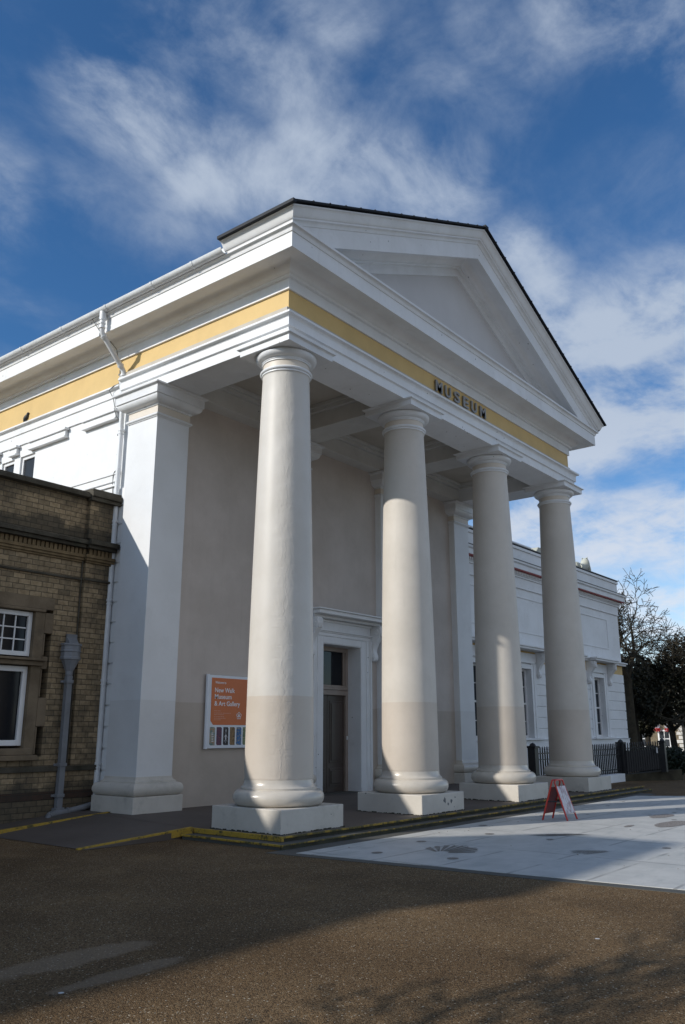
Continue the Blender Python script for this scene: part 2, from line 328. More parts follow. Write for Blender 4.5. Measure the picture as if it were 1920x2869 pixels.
# ------------------------------------------------------------------ mesh helpers (all in drawing units)
class MB:
    def __init__(s): s.v = []; s.f = []; s.sm = []
    def add(s, vs, fs, smooth=False):
        o = len(s.v); s.v += [tuple(p) for p in vs]; s.f += [tuple(i+o for i in f) for f in fs]; s.sm += [smooth]*len(fs)
        return s
    def box(s, x0, x1, y0, y1, z0, z1, rz=0, piv=None):
        vs = [(x, y, z) for z in (z0, z1) for x, y in ((x0, y0), (x1, y0), (x1, y1), (x0, y1))]
        if rz:
            px, py = piv or ((x0+x1)/2, (y0+y1)/2); c_, s_ = math.cos(rz), math.sin(rz)
            vs = [(px+(x-px)*c_-(y-py)*s_, py+(x-px)*s_+(y-py)*c_, z) for x, y, z in vs]
        return s.add(vs, [(3, 2, 1, 0), (4, 5, 6, 7), (0, 1, 5, 4), (1, 2, 6, 5), (2, 3, 7, 6), (3, 0, 4, 7)])
    def prism(s, pts, d):                 # pts: planar polygon (3D), d: extrusion vector
        n = len(pts); d = Vector(d); a = [Vector(p) for p in pts]; b = [p+d for p in a]
        fs = [tuple(range(n))[::-1], tuple(range(n, 2*n))] + [(i, (i+1) % n, n+(i+1) % n, n+i) for i in range(n)]
        return s.add(a+b, fs)
    def loft(s, rings, closed=False, smooth=False, caps=False):
        n = len(rings[0]); vs = [p for r in rings for p in r]; fs = []
        m = n if closed else n-1
        for k in range(len(rings)-1):
            for i in range(m):
                j = (i+1) % n; fs.append((k*n+i, k*n+j, (k+1)*n+j, (k+1)*n+i))
        if caps:
            fs.append(tuple(range(n))[::-1]); fs.append(tuple((len(rings)-1)*n+i for i in range(n)))
        return s.add(vs, fs, smooth)
    def lathe(s, cx, cy, prof, n=64, smooth=True):
        rings = [[(cx+r*math.cos(2*math.pi*i/n), cy+r*math.sin(2*math.pi*i/n), z) for i in range(n)] for r, z in prof]
        return s.loft(rings, closed=True, smooth=smooth, caps=True)
    def tube(s, path, r, n=10, caps=True):
        path = [Vector(p) for p in path]; rs = r if isinstance(r, (list, tuple)) else [r]*len(path)
        rings = []; t0 = (path[1]-path[0]).normalized(); a = t0.cross(Vector((0, 0, 1)))
        if a.length < 1e-3: a = Vector((1, 0, 0))
        a.normalize()
        for i, p in enumerate(path):
            if i == 0: t = path[1]-path[0]
            elif i == len(path)-1: t = path[-1]-path[-2]
            else: t = (path[i+1]-path[i]).normalized()+(path[i]-path[i-1]).normalized()
            t.normalize(); a = (a-t*a.dot(t)).normalized(); b = t.cross(a)
            rings.append([p+(a*math.cos(2*math.pi*k/n)+b*math.sin(2*math.pi*k/n))*rs[i] for k in range(n)])
        return s.loft(rings, closed=True, smooth=True, caps=caps)
def base_of(o):
    v = Vector((0, 0, 0))
    while o is not None: v += o.location; o = o.parent
    return v
def build(name, mb, m, parent=None, bevel=0.0, ang=40, label=None, fix=True):
    me = bpy.data.meshes.new(name); off = base_of(parent)
    me.from_pydata([tuple(Vector(p)*S-off) for p in mb.v], [], mb.f)
    if any(mb.sm):
        me.polygons.foreach_set('use_smooth', mb.sm)
    me.materials.append(m)
    if fix:
        b = bmesh.new(); b.from_mesh(me); bmesh.ops.recalc_face_normals(b, faces=b.faces); b.to_mesh(me); b.free()
    me.update()
    if any(mb.sm): me.set_sharp_from_angle(angle=R(ang))
    o = bpy.data.objects.new(name, me); C.objects.link(o)
    if parent is not None: o.parent = parent
    if bevel:
        w = o.modifiers.new('bevel', 'BEVEL'); w.width = bevel*S; w.segments = 2; w.limit_method = 'ANGLE'; w.angle_limit = R(35)
    if label: o['label'] = label
    return o
def thing(name, loc, label, cat, group=None):
    o = bpy.data.objects.new(name, None); C.objects.link(o); o.location = Vector(loc)*S; o.empty_display_size = 0.2
    o['label'] = label; o['category'] = cat
    if group: o['group'] = group
    return o
def part(name, parent, loc=None):
    """an empty that groups sub-parts under a part"""
    o = bpy.data.objects.new(name, None); C.objects.link(o); o.parent = parent; o.empty_display_size = 0.2
    if loc is not None: o.location = Vector(loc)*S-base_of(parent)
    return o
def tag(o, label, cat, group=None):
    o['label'] = label; o['category'] = cat
    if group: o['group'] = group
    return o
def struct(name, mb, m, parent=None, bevel=0.0, kind='structure'):
    o = build(name, mb, m, parent, bevel)
    if parent is None: o['kind'] = kind
    return o
def copytree(o, parent=None):
    c = o.copy(); C.objects.link(c); c.parent = parent
    for ch in list(o.children): copytree(ch, c)
    return c
def curve(p0, p1, b, n=6, kind='S'):
    """profile points from p0 to p1: S = ogee, O = convex quarter, C = concave quarter"""
    out = []
    for i in range(n+1):
        t = i/n
        if kind == 'S': u = t; w = (1-math.cos(math.pi*t))/2
        elif kind == 'O': u = math.sin(t*math.pi/2); w = 1-math.cos(t*math.pi/2)
        else: u = 1-math.cos(t*math.pi/2); w = math.sin(t*math.pi/2)
        out.append((p0[0]+(p1[0]-p0[0])*u, p0[1]+(p1[1]-p0[1])*w))
    return out

D = 2.5537; XR = 3*D; GZ = -0.085; ZA = 5.534; WY = 2.19; YF = -0.234
# ------------------------------------------------------------------ ground
mb = MB().add([(-400, -400, GZ), (500, -400, GZ), (500, 500, GZ), (-400, 500, GZ)], [(0, 1, 2, 3)])
struct('ground', mb, M['gravel'])
def slab(pts, z0, z1):
    return MB().prism([(x, y, z0) for x, y in pts], (0, 0, z1-z0))
# stone border round the plaza and strip below the steps
bz = GZ+0.004
struct('kerb_strip', slab([(-1.03, -0.80), (8.7, -0.80), (8.7, -1.1), (-0.80, -1.1), (0.22, -12), (0.03, -12)], GZ-0.03, bz), M['step'])
struct('plaza', slab([(-0.89, -1.05), (8.0, -0.98), (11.6, -6.4), (13, -12), (0.17, -12)], GZ-0.03, bz+0.004), M['plaza'])
plaza = bpy.data.objects['plaza']
# mosaic inlays: dark discs, a fan and ribbed shell shapes set in the paving
def flat(pts, z): return pts and [(x, y, z) for x, y in pts]
pz = bz+0.007
def inlay_poly(mb, pts): mb.add([(x, y, pz) for x, y in pts], [tuple(range(len(pts)))])
def shell(cx, cy, L, W, rot, n=9, fan=False):
    mb = MB()
    for i in range(n):
        a0 = -1.0+2.0*i/n; a1 = a0+1.25/n
        pts = []
        for (aa, rr) in ((a0, 0.25), (a0, 1.0), ((a0+a1)/2, 1.04), (a1, 1.0), (a1, 0.25)):
            th = aa*(0.6 if fan else 1.25)
            k = rr*(1.0-0.18*random.random())
            px, py = math.cos(th)*k*L, math.sin(th)*k*W
            pts.append((px, py))
        c_, s_ = math.cos(rot), math.sin(rot)
        inlay_poly(mb, [(cx+(px-L/2)*c_-py*s_, cy+(px-L/2)*s_+py*c_) for px, py in pts])
    return mb
build('mosaic_shell', shell(0.22, -2.03, 0.62, 0.30, 0.15), M['terrazzo'], plaza, fix=False)
build('mosaic_fan', shell(0.86, -3.15, 0.50, 0.26, 2.5, 12, True), M['terrazzo'], plaza, fix=False)
mb = MB()
for k in range(5):
    a = k*0.09; pts = [(1.62+0.1*t+0.02*math.sin(t*3+k), -2.0-a*0.6-0.09*t) for t in range(6)]
    pts += [(x+0.02, y-0.022) for x, y in pts[::-1]]
    inlay_poly(mb, pts)
build('mosaic_ribbon', mb, M['terrazzo'], plaza, fix=False)
mb = MB()
for (cx, cy, L, W) in ((3.75, -2.95, 0.42, 0.13), (4.65, -2.52, 0.30, 0.10), (3.2, -2.62, 0.13, 0.03), (4.4, -3.4, 0.3, 0.1)):
    inlay_poly(mb, [(cx+L*math.cos(t*math.pi/9)*(1+0.15*random.random()), cy+W*math.sin(t*math.pi/9)*(1+0.3*random.random())) for t in range(18)])
build('mosaic_fish', mb, M['inlaypale'], plaza, fix=False)
mb = MB()
for i in range(14):
    cx = random.uniform(0.2, 7.5); cy = random.uniform(-3.6, -1.15); r = random.uniform(0.02, 0.045)
    inlay_poly(mb, [(cx+r*1.1*math.cos(t*math.pi/6), cy+r*math.sin(t*math.pi/6)) for t in range(12)])
for cx, cy in ((-0.42, -1.62), (-0.3, -2.35), (0.5, -1.5), (1.5, -1.72), (2.2, -1.25)):
    inlay_poly(mb, [(cx+0.06*math.cos(t*math.pi/6), cy+0.05*math.sin(t*math.pi/6)) for t in range(12)])
build('mosaic_disc', mb, M['terrazzo'], plaza, fix=False)

# ------------------------------------------------------------------ porch floor, steps, ramp, kerbs
fl = []; fxs = [-0.6, 0.5, 2.0, 8.35]; fys = [-0.62, 0.7, 2.3]
def fz(x, y): return 0.045*max(0, min(1, (y-0.5)/1.5))
grid = [(x, y, fz(x, y)) for y in (-0.62, 0.5, 2.0, 3.2) for x in (-0.62, 2.0, 8.35)]
mb = MB().add(grid, [(r*3+c, r*3+c+1, (r+1)*3+c+1, (r+1)*3+c) for r in range(3) for c in range(2)])
mb.add([(-0.6, -0.62, 0), (8.35, -0.62, 0), (8.35, -0.62, GZ-0.05), (-0.6, -0.62, GZ-0.05)], [(0, 1, 2, 3)])
mb.add([(8.35, -0.62, 0), (8.35, 3.2, 0.045), (8.35, 3.2, GZ-0.05), (8.35, -0.62, GZ-0.05)], [(0, 1, 2, 3)])
floor = struct('porch_floor', mb, M['floor'])
step = struct('lower_step', MB().box(-0.815, 9.3, -0.80, -0.622, GZ-0.03, -0.042).box(-0.815, -0.602, -0.622, 0.60, GZ-0.03, -0.042), M['step'], bevel=0.006)
def kerb_path(pts, w, h, z=None):
    """a low kerb of rectangular section along a path of (x, y, ztop)"""
    mb = MB(); rings = []
    for i, p in enumerate(pts):
        a = Vector(pts[max(i-1, 0)][:2]); b = Vector(pts[min(i+1, len(pts)-1)][:2]); t = (b-a).normalized(); nrm = Vector((-t.y, t.x))
        if 0 < i < len(pts)-1:
            t1 = (Vector(p[:2])-a).normalized(); t2 = (b-Vector(p[:2])).normalized(); ca = t1.dot((t1+t2).normalized()); nrm = Vector((-(t1+t2).normalized().y, (t1+t2).normalized().x))/max(ca, 0.3)
        q = [(p[0], p[1], p[2]-h), (p[0], p[1], p[2]), (p[0]+nrm.x*w, p[1]+nrm.y*w, p[2]), (p[0]+nrm.x*w, p[1]+nrm.y*w, p[2]-h)]
        rings.append(q)
    return mb.loft(rings, closed=True, caps=True)
def wobble(p, q, n=26, amp=0.006):
    out = []
    for i in range(n+1):
        t = i/n; out.append((p[0]+(q[0]-p[0])*t+random.uniform(-amp, amp)*(0 < i < n), p[1]+(q[1]-p[1])*t+random.uniform(-amp, amp)*(0 < i < n), p[2]+(q[2]-p[2])*t))
    return out
build('nosing', kerb_path(wobble((-0.640, 0.66, 0.008), (-0.640, -0.640, 0.008), 10), 0.035, 0.048), M['kerb'], floor, bevel=0.004)
build('nosing', kerb_path(wobble((-0.640, -0.640, 0.008), (9.42, -0.640, 0.006), 70, 0.004), 0.030, 0.020), M['kerbworn'], floor, bevel=0.004)
build('riser', MB().box(-0.630, 9.40, -0.628, -0.560, -0.045, -0.009), M['mossy'], floor, bevel=0.004)
build('nosing', kerb_path(wobble((-0.828, 0.60, -0.036), (-0.828, -0.815, -0.036), 10), 0.018, 0.020), M['kerb'], step, bevel=0.004)
build('nosing', kerb_path(wobble((-0.828, -0.815, -0.036), (9.35, -0.815, -0.036), 70, 0.004), 0.018, 0.014), M['kerbworn'], step, bevel=0.004)
build('riser', MB().box(-0.818, 9.33, -0.808, -0.78, GZ-0.03, -0.049), M['mossy'], step, bevel=0.003)
# the ramp up to the porch from the left
rr = []
for y, zt in ((0.62, 0.004), (2.0, 0.045), (3.05, 0.045)): rr += [(-0.6, y, zt), (-0.20, y, zt+0.0025), (-1.95, y+0.02, GZ+0.004)]
mb = MB().add(rr, [(0, 3, 5, 2), (3, 6, 8, 5), (0, 1, 4, 3), (3, 4, 7, 6)])
mb.add([(-0.6, 0.62, 0.004), (-1.95, 0.64, GZ+0.004), (-0.6, 0.62, GZ)], [(0, 1, 2)])
struct('ramp', mb, M['floor'])
k1 = struct('ramp_kerb', kerb_path(wobble((-0.66, 0.65, 0.022), (-1.98, 0.76, GZ+0.014), 14, 0.004), 0.05, 0.075), M['kerb'], bevel=0.004)
k2 = struct('ramp_kerb', kerb_path(wobble((-0.42, 2.40, 0.062), (-2.4, 2.42, GZ+0.012), 16, 0.004), 0.05, 0.075), M['kerb'], bevel=0.004)
struct('gutter_paving', MB().box(-0.95, -0.22, 2.47, 2.94, GZ, 0.02).box(-1.6, -0.96, 2.47, 2.94, GZ, -0.045), M['step'], bevel=0.01)

# ------------------------------------------------------------------ museum
mus = thing('museum', (XR/2, 1.0, 0), 'white classical museum with columned portico, pediment and yellow frieze', 'building')

# --- columns
def make_column(x):
    c = part('column', mus, (x, 0, 0))
    build('plinth', MB().box(x-0.5, x+0.5, -0.5, 0.5, -0.01, 0.233), M['plinth'], c, bevel=0.008)
    pr = [(0.0, 0.234), (0.44, 0.234)]
    for i in range(13):
        a = -math.pi/2+math.pi*i/12
        pr.append((0.425+0.068*math.cos(a), 0.316+0.080*math.sin(a)))
    pr += [(0.412, 0.398), (0.412, 0.418), (0.40, 0.425), (0.388, 0.44), (0.379, 0.465), (0.376, 0.50), (0.0, 0.50)]
    build('base', MB().lathe(x, 0, pr, 72), M['base'], c, ang=30)
    pr = [(0.37, 0.49), (0.3755, 0.50)]
    for i in range(15):
        t = i/14; r = 0.3755-0.0895*(t**1.55); pr.append((r, 0.52+t*(5.145-0.52)))
    pr += [(0.29, 5.165), (0.295, 5.172)]
    build('shaft', MB().lathe(x, 0, pr, 72), M['cracked'] if x == 0 else M['stucco'], c, ang=30)
    pr = [(0.20, 5.171), (0.300, 5.171), (0.300, 5.188)]
    for i in range(7):
        a = -math.pi/2+math.pi*i/6; pr.append((0.303+0.018*math.cos(a), 5.212+0.020*math.sin(a)))
    pr += [(0.285, 5.240)]
    cap = MB().lathe(x, 0, pr, 72)
    build('necking', MB().lathe(x, 0, [(0.22, 5.236), (0.283, 5.236), (0.281, 5.32), (0.22, 5.32)], 72), M['neck'], c)
    pr = [(0.22, 5.316), (0.295, 5.316), (0.295, 5.332), (0.303, 5.334), (0.303, 5.350), (0.311, 5.353)]
    for i in range(9):
        a = math.pi*0.5*i/8; pr.append((0.312+0.062*math.sin(a), 5.354+0.062*(1-math.cos(a))))
    pr += [(0.368, 5.428), (0.355, 5.437), (0.2, 5.437)]
    cap.lathe(x, 0, pr, 72)
    cob = build('capital', cap, M['capital'], c, ang=30)
    ab = MB(); prof = [(0.0, 5.436), (0.403, 5.436), (0.403, 5.505)]+curve((0.403, 5.505), (0.436, 5.524), 0, 4, 'C')+[(0.438, 5.535), (0.0, 5.535)]
    ab.loft([[(x+sx*k, sy*k, z) for k, z in prof] for sx, sy in ((-1, -1), (1, -1), (1, 1), (-1, 1), (-1, -1))])
    build('abacus', ab, M['capital'], c, bevel=0.003)
    return c
c0 = make_column(0.0); c1 = make_column(D)
c2 = copytree(c1, mus); c2.location = c1.location+Vector((D*S, 0, 0))
c3 = copytree(c1, mus); c3.location = c1.location+Vector((2*D*S, 0, 0))
c0['label'] = 'nearest column with cracked, blistered paint'

def moss_strip(parent, x0, x1, y, axis, seed):
    rnd = random.Random(seed); mb = MB(); t = x0
    while t < x1:
        w = rnd.uniform(0.01, 0.05); h = rnd.uniform(0.002, 0.014)
        if axis == 'x': mb.box(t, t+w, y-0.006, y+0.002, -0.004, h)
        else: mb.box(y-0.006, y+0.002, t, t+w, -0.004, h)
        t += w*rnd.uniform(0.6, 1.6)
    o = build('moss', mb, M['mossy'], parent, bevel=0.002); o['kind'] = 'stuff'
for i, c_ in enumerate((c0, c1, c2, c3)):
    moss_strip(c_, i*D-0.5, i*D+0.5, -0.503, 'x', 50+i); moss_strip(c_, -0.5, 0.5, i*D-0.503, 'y', 60+i)
mb = MB(); rnd = random.Random(3)
for (cx, cz, r) in ((D+0.02, 0.15, 0.035), (D+0.18, 0.13, 0.028), (D+0.10, 0.10, 0.018), (D+0.27, 0.17, 0.014)):
    pts = [(cx+r*rnd.uniform(0.5, 1.1)*math.cos(a*math.pi/5), -0.5015, cz+r*1.2*rnd.uniform(0.5, 1.1)*math.sin(a*math.pi/5)) for a in range(10)]
    mb.add(pts, [tuple(range(10))])
build('smudge', mb, M['leadgrey'], c1, fix=False)['kind'] = 'stuff'
# --- square piers and pilasters
PY = 2.06
def make_pier(name, x0, x1, y0, y1, mats, full=True):
    c = part(name, mus, ((x0+x1)/2, (y0+y1)/2, 0))
    m_sh, m_cap, m_b = mats
    def ring(k, z, kb=None):
        kb = k if full else 0.0
        return [(x0-k, y0-k, z), (x1+k, y0-k, z), (x1+k, y1+kb, z), (x0-k, y1+kb, z)]
    build('plinth', MB().loft([ring(0.105, 0.0), ring(0.105, 0.235)], closed=True, caps=True), M['plinth'], c, bevel=0.007)
    pr = [(0.06, 0.236)]
    for i in range(11):
        a = -math.pi/2+math.pi*i/10; pr.append((0.055+0.052*math.cos(a), 0.312+0.074*math.sin(a)))
    pr += [(0.040, 0.388), (0.040, 0.405), (0.022, 0.412), (0.008, 0.43), (0.0015, 0.46)]
    build('base', MB().loft([ring(k, z) for k, z in pr], closed=True, caps=True), m_b, c, bevel=0.002)
    build('shaft', MB().loft([ring(0.0, 0.40), ring(0.0, 5.12)], closed=True, caps=True), m_sh, c, bevel=0.004)
    pr = [(0.002, 5.105), (0.014, 5.105), (0.014, 5.118), (0.030, 5.122), (0.034, 5.135), (0.030, 5.150), (0.010, 5.160), (0.003, 5.165)]
    pr += [(0.003, 5.262), (0.022, 5.265), (0.022, 5.285), (0.034, 5.288)]+curve((0.036, 5.290), (0.125, 5.375), 0, 8, 'O')
    pr += [(0.130, 5.382), (0.142, 5.385), (0.142, 5.482)]+curve((0.142, 5.484), (0.180, 5.508), 0, 4, 'C')+[(0.183, 5.531), (0.10, 5.5315)]
    build('capital', MB().loft([ring(k, z) for k, z in pr], closed=True, caps=True), m_cap, c, bevel=0.002)
    build('necking', MB().loft([ring(0.006, 5.168), ring(0.006, 5.260)], closed=True, caps=True), M['neck'], c)
    return c
make_pier('corner_pier', -0.30, 0.26, PY, 2.67, (M['pierpaint'], M['capital'], M['plinth']))
make_pier('corner_pier', XR-0.30, XR+0.26, PY, 2.67, (M['pierpaint'], M['capital'], M['base']))
make_pier('pilaster', D-0.29, D+0.29, PY, WY+0.02, (M['pierpaint'], M['capital'], M['base']), False)
make_pier('pilaster', 2*D-0.29, 2*D+0.29, PY, WY+0.02, (M['pierpaint'], M['capital'], M['base']), False)

# --- entablature round three sides
YE = 14.0
def ring_sweep(prof, yl, yr):
    """profile (k outwards, z) swept up the left side, along the front and down the right side with mitred corners"""
    mb = MB()
    st = [[(-k, yl, z) for k, z in prof], [(-k, -k, z) for k, z in prof], [(XR+k, -k, z) for k, z in prof], [(XR+k, yr, z) for k, z in prof]]
    mb.loft(st)
    return mb
prof = [(-0.27, 5.95), (-0.27, ZA), (0.305, ZA), (0.305, 5.668), (0.318, 5.676), (0.333, 5.680), (0.333, 5.782)]
prof += curve((0.336, 5.785), (0.372, 5.812), 0, 4, 'C')+[(0.385, 5.814), (0.385, 5.842), (0.2, 5.852)]
mb = ring_sweep(prof, 2.88, 2.6)
for ys in ((2.88, -1),):
    mb.add([(-k, 2.88, z) for k, z in prof], [tuple(range(len(prof)))])
build('architrave', mb, M['white'], mus, bevel=0.002)
mbf = ring_sweep([(0.2, 5.843), (-YF, 5.843), (-YF, 6.220), (0.2, 6.220)], YE, YE)
frieze = build('frieze', mbf, M['yellow'], mus)
cyma = curve((0.315, 6.388), (0.455, 6.478), 0, 9, 'S')
profc = [(0.2, 6.214), (0.262, 6.214), (0.262, 6.352), (0.300, 6.356), (0.306, 6.384)]+cyma+[(0.470, 6.480), (0.470, 6.468), (0.610, 6.462), (0.618, 6.447), (0.651, 6.446), (0.651, 6.642),
         (0.664, 6.644), (0.668, 6.660)]+curve((0.670, 6.662), (0.700, 6.700), 0, 4, 'C')+[(0.712, 6.704), (0.712, 6.735), (0.70, 6.742), (0.2, 6.80)]
build('cornice', ring_sweep(profc, YE, YE), M['white'], mus, bevel=0.0015)
# uneven dark cracks where the architrave crown meets the frieze on the left side
mb = MB()
y = 0.15
while y < 2.6:
    L = random.uniform(0.12, 0.5); z0 = 5.853
    pts = [(-0.31, y+i*L/6, z0+random.uniform(0.0, 0.004)) for i in range(7)]
    if random.random() < 0.75: build('crack', MB().tube(pts, [0.0015]+[random.uniform(0.003, 0.007) for _ in range(5)]+[0.0015], 5), M['leadgrey'], frieze)
    y += L+random.uniform(0.05, 0.4)
# wall architrave of the long side wall, behind the portico
wp = [(0.10, 5.505), (0.185, 5.505), (0.185, 5.690), (0.205, 5.696), (0.205, 5.790)]+curve((0.205, 5.792), (0.245, 5.815), 0, 3, 'C')+[(0.255, 5.820), (0.255, 5.846), (0.10, 5.850)]
mb = MB().loft([[(-k, 3.04, z) for k, z in wp], [(-k, YE, z) for k, z in wp]])
mb.add([(-k, 3.04, z) for k, z in wp], [tuple(range(len(wp)))])
build('wall_architrave', mb, M['white'], mus, bevel=0.0015)

# --- side wall with upper windows
sw = MB().box(-0.16, 0.30, 2.671, 3.6, -0.05, 5.55)
sw.box(-0.16, 0.30, 3.6, 5.24, 3.0, 5.55)
sw.box(-0.16, 0.30, 5.24, YE, 3.0, 4.60).box(-0.16, 0.30, 5.24, YE, 5.30, 5.55).box(-0.16, 0.3, 5.66, 5.84, 4.60, 5.30)
sw.box(-0.16, 0.3, 6.22, 6.40, 4.60, 5.30).box(-0.16, 0.3, 6.80, YE, 4.60, 5.30)
side = build('side_wall', sw, M['white'], mus)
mb = MB()
for z in [0.25+0.27*i for i in range(15)]:
    mb.box(-0.178, -0.162, 2.672, 2.99, z, z+0.245)
mb.box(-0.20, -0.162, 2.98, YE, 4.50, 4.545).box(-0.19, -0.162, 2.98, YE, 4.33, 4.355).box(-0.185, -0.162, 2.98, YE, 4.40, 4.497)
build('rustication', mb, M['white'], side, bevel=0.004)
def block_cap(y0, y1):
    c = MB().box(-0.245, -0.162, y0-0.03, y1+0.03, 5.46, 5.500).box(-0.215, -0.162, y0, y1, 5.37, 5.458).box(-0.235, -0.162, y0-0.012, y1+0.012, 5.340, 5.368)
    return build('block_capital', c, M['white'], side, bevel=0.003)
for y0, y1 in ((3.12, 3.90), (4.36, 5.34), (5.72, 5.93), (6.28, 6.9)): block_cap(y0, y1)
for y0, y1 in ((5.24, 5.66), (5.84, 6.22), (6.40, 6.80)):
    w = part('upper_window', mus, (-0.1, (y0+y1)/2, 4.6))
    f = MB().box(-0.13, -0.09, y0, y0+0.05, 4.60, 5.30).box(-0.13, -0.09, y1-0.05, y1, 4.60, 5.30).box(-0.13, -0.09, y0+0.05, y1-0.05, 5.245, 5.30)
    build('frame', f, M['frame'], w, bevel=0.003)
    build('pane', MB().box(-0.105, -0.10, y0+0.05, y1-0.05, 4.60, 5.245), M['glassgrey'], w)

# --- pediment: raking cornice, tympanum, roof
SL = 0.4413; ZE = 6.8975; XM = XR/2
def rk(k, off, side):              # point on the raking section at outward distance k: off below the roof line
    return off
prk = [(0.20, -0.690), (0.262, -0.684), (0.262, -0.545), (0.300, -0.541), (0.306, -0.515)]+[(a, -0.515+(b-6.388)*1.0) for a, b in curve((0.335, 6.388), (0.455, 6.470), 0, 8, 'S')]
prk += [(0.470, -0.430), (0.470, -0.445), (0.610, -0.452), (0.618, -0.506), (0.651, -0.507), (0.651, -0.250), (0.664, -0.247), (0.668, -0.232)]
prk += curve((0.670, -0.230), (0.700, -0.196), 0, 4, 'C')+[(0.712, -0.192), (0.712, -0.168)]+curve((0.716, -0.166), (0.790, -0.056), 0, 7, 'S')+[(0.80, -0.050), (0.80, -0.034), (0.20, -0.034)]
def roofz(x): return ZE+SL*(XM+0.80-abs(x-XM))
def rake_ring(prof, xs, ysign=-1):
    rings = []
    for x in xs:
        rings.append([(x, -k, roofz(x)+o) for k, o in prof])
    return rings
mb = MB()
# the lower part of each slope is cut by the top of the horizontal cornice; clip heights there
def clipped(prof, x):
    out = []
    for k, o in prof:
        z = roofz(x)+o
        floorz = 6.742 if k < 0.70 else 6.735
        if o < -0.166: z = max(z, floorz-0.002)
        out.append((x, -k, z))
    return out
xs_l = [-0.80+i*(XM+0.80)/48 for i in range(49)]
xs_r = [2*XM-x for x in xs_l[::-1]]
# start of the sima at the outer corner is mitred with the returned sima of the side
def mit(x, k, o):
    return x
rings = []
for x in xs_l+xs_r[1:]:
    r = []
    for k, o in prk:
        xx = x
        if x < -k: xx = -k
        if x > XR+k: xx = XR+k
        z = roofz(xx)+o
        lim = 6.740
        if o < -0.166: z = max(z, lim)
        else: z = roofz(xx)+o if o > -0.06 else max(roofz(xx)+o, 6.742+(k-0.712)*0.9)
        r.append((xx, -k, z))
    rings.append(r)
mb.loft(rings)
rake = build('raking_cornice', mb, M['white'], mus, bevel=0.0)
# returned sima on both flanks, 1.2 units long
ps = [(0.5, 6.735), (0.712, 6.735)]+[(k, 6.742+(o+0.166)*(0.111/0.11)+0.0) for k, o in curve((0.716, -0.166), (0.790, -0.056), 0, 7, 'S')]+[(0.80, 6.856), (0.80, 6.866), (0.5, 6.866)]
for sgn in (0, 1):
    X = (lambda k: -k) if sgn == 0 else (lambda k: XR+k)
    mb = MB().loft([[(X(k), -k if k > 0.5 else -0.5, z) for k, z in ps], [(X(k), 0.40+0.25*(k-0.7), z) for k, z in ps]])
    mb.add([(X(k), 0.40+0.25*(k-0.7), z) for k, z in ps], [tuple(range(len(ps)))])
    build('side_sima', mb, M['white'], mus, bevel=0.001)
# tympanum wall
tz = 6.70
mb = MB().prism([(-0.15, -0.232, tz), (XR+0.15, -0.232, tz), (XR+0.15, -0.232, roofz(XR+0.15)-0.1), (XM, -0.232, roofz(XM)-0.1), (-0.15, -0.232, roofz(-0.15)-0.1)], (0, 0.2, 0))
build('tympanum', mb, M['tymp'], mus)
# roof slabs with slate edge; the front strip overhangs a little
def roofslab(y0, y1, over, dz, name, t=0.036):
    mb = MB(); e = 0.80+over
    for s_ in (-1, 1):
        a = (XM+s_*(XM+e), ZE-SL*over+dz); b = (XM, ZE+SL*(XM+0.8)+dz)
        mb.prism([(a[0], y0, a[1]), (b[0], y0, b[1]), (b[0], y0, b[1]-t), (a[0], y0, a[1]-t)], (0, y1-y0, 0))
    return mb
roof = build('roof', roofslab(0.42, YE, -0.16, -0.075, 'roof', 0.05), M['slate'], mus)
build('roof_edge', roofslab(-0.840, 0.42, 0.038, 0.012, 'edge', 0.022), M['slate'], mus, bevel=0.003)
build('eave_slate', MB().box(-0.845, -0.79, -0.838, 0.425, 6.862, 6.905), M['slate'], mus, bevel=0.003)
n = 15
for s_ in (-1, 1):
    for i in range(1, n):
        x = XM+s_*(i/n)*(XM+0.8); z = roofz(x)+0.006
        build('slate_lap', MB().box(x-0.010, x+0.010, -0.848, 0.0, z-0.006, z+0.009), M['slate'], roof)
build('ridge_cap', MB().box(XM-0.05, XM+0.05, -0.846, 0.3, roofz(XM)-0.03, roofz(XM)+0.018), M['slate'], roof)
# inner cores so that no light leaks through
mb = MB().box(-0.18, XR+0.18, -0.20, YE, 5.97, 6.735)
mb.prism([(-0.2, 0.0, 6.72), (XR+0.2, 0.0, 6.72), (XM, 0.0, roofz(XM)-0.20)], (0, YE, 0))
build('roof_void', mb, M['ceiling'], mus)

# --- ceiling, beams and back wall of the portico
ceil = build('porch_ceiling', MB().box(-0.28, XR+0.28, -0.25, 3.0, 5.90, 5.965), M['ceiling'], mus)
for x in (D, 2*D):
    mb = MB().box(x-0.27, x+0.27, 0.268, 1.93, ZA+0.002, 5.78).box(x-0.33, x+0.33, 0.272, 1.92, 5.782, 5.84).box(x-0.36, x+0.36, 0.276, 1.91, 5.842, 5.898)
    build('cross_beam', mb, M['beam'], mus, bevel=0.003)
mb = MB().box(0.27, XR-0.27, 1.935, WY+0.1, ZA+0.004, 5.78)
for a, b in ((0.27, D-0.36), (D+0.36, 2*D-0.36), (2*D+0.36, XR-0.27)):
    mb.box(a, b, 1.875, WY, 5.782, 5.84).box(a, b, 1.84, WY, 5.842, 5.898)
    mb.box(a, b, 0.272, 0.33, 5.782, 5.84).box(a, b, 0.272, 0.36, 5.842, 5.898)
build('wall_beam', mb, M['beam'], mus, bevel=0.003)
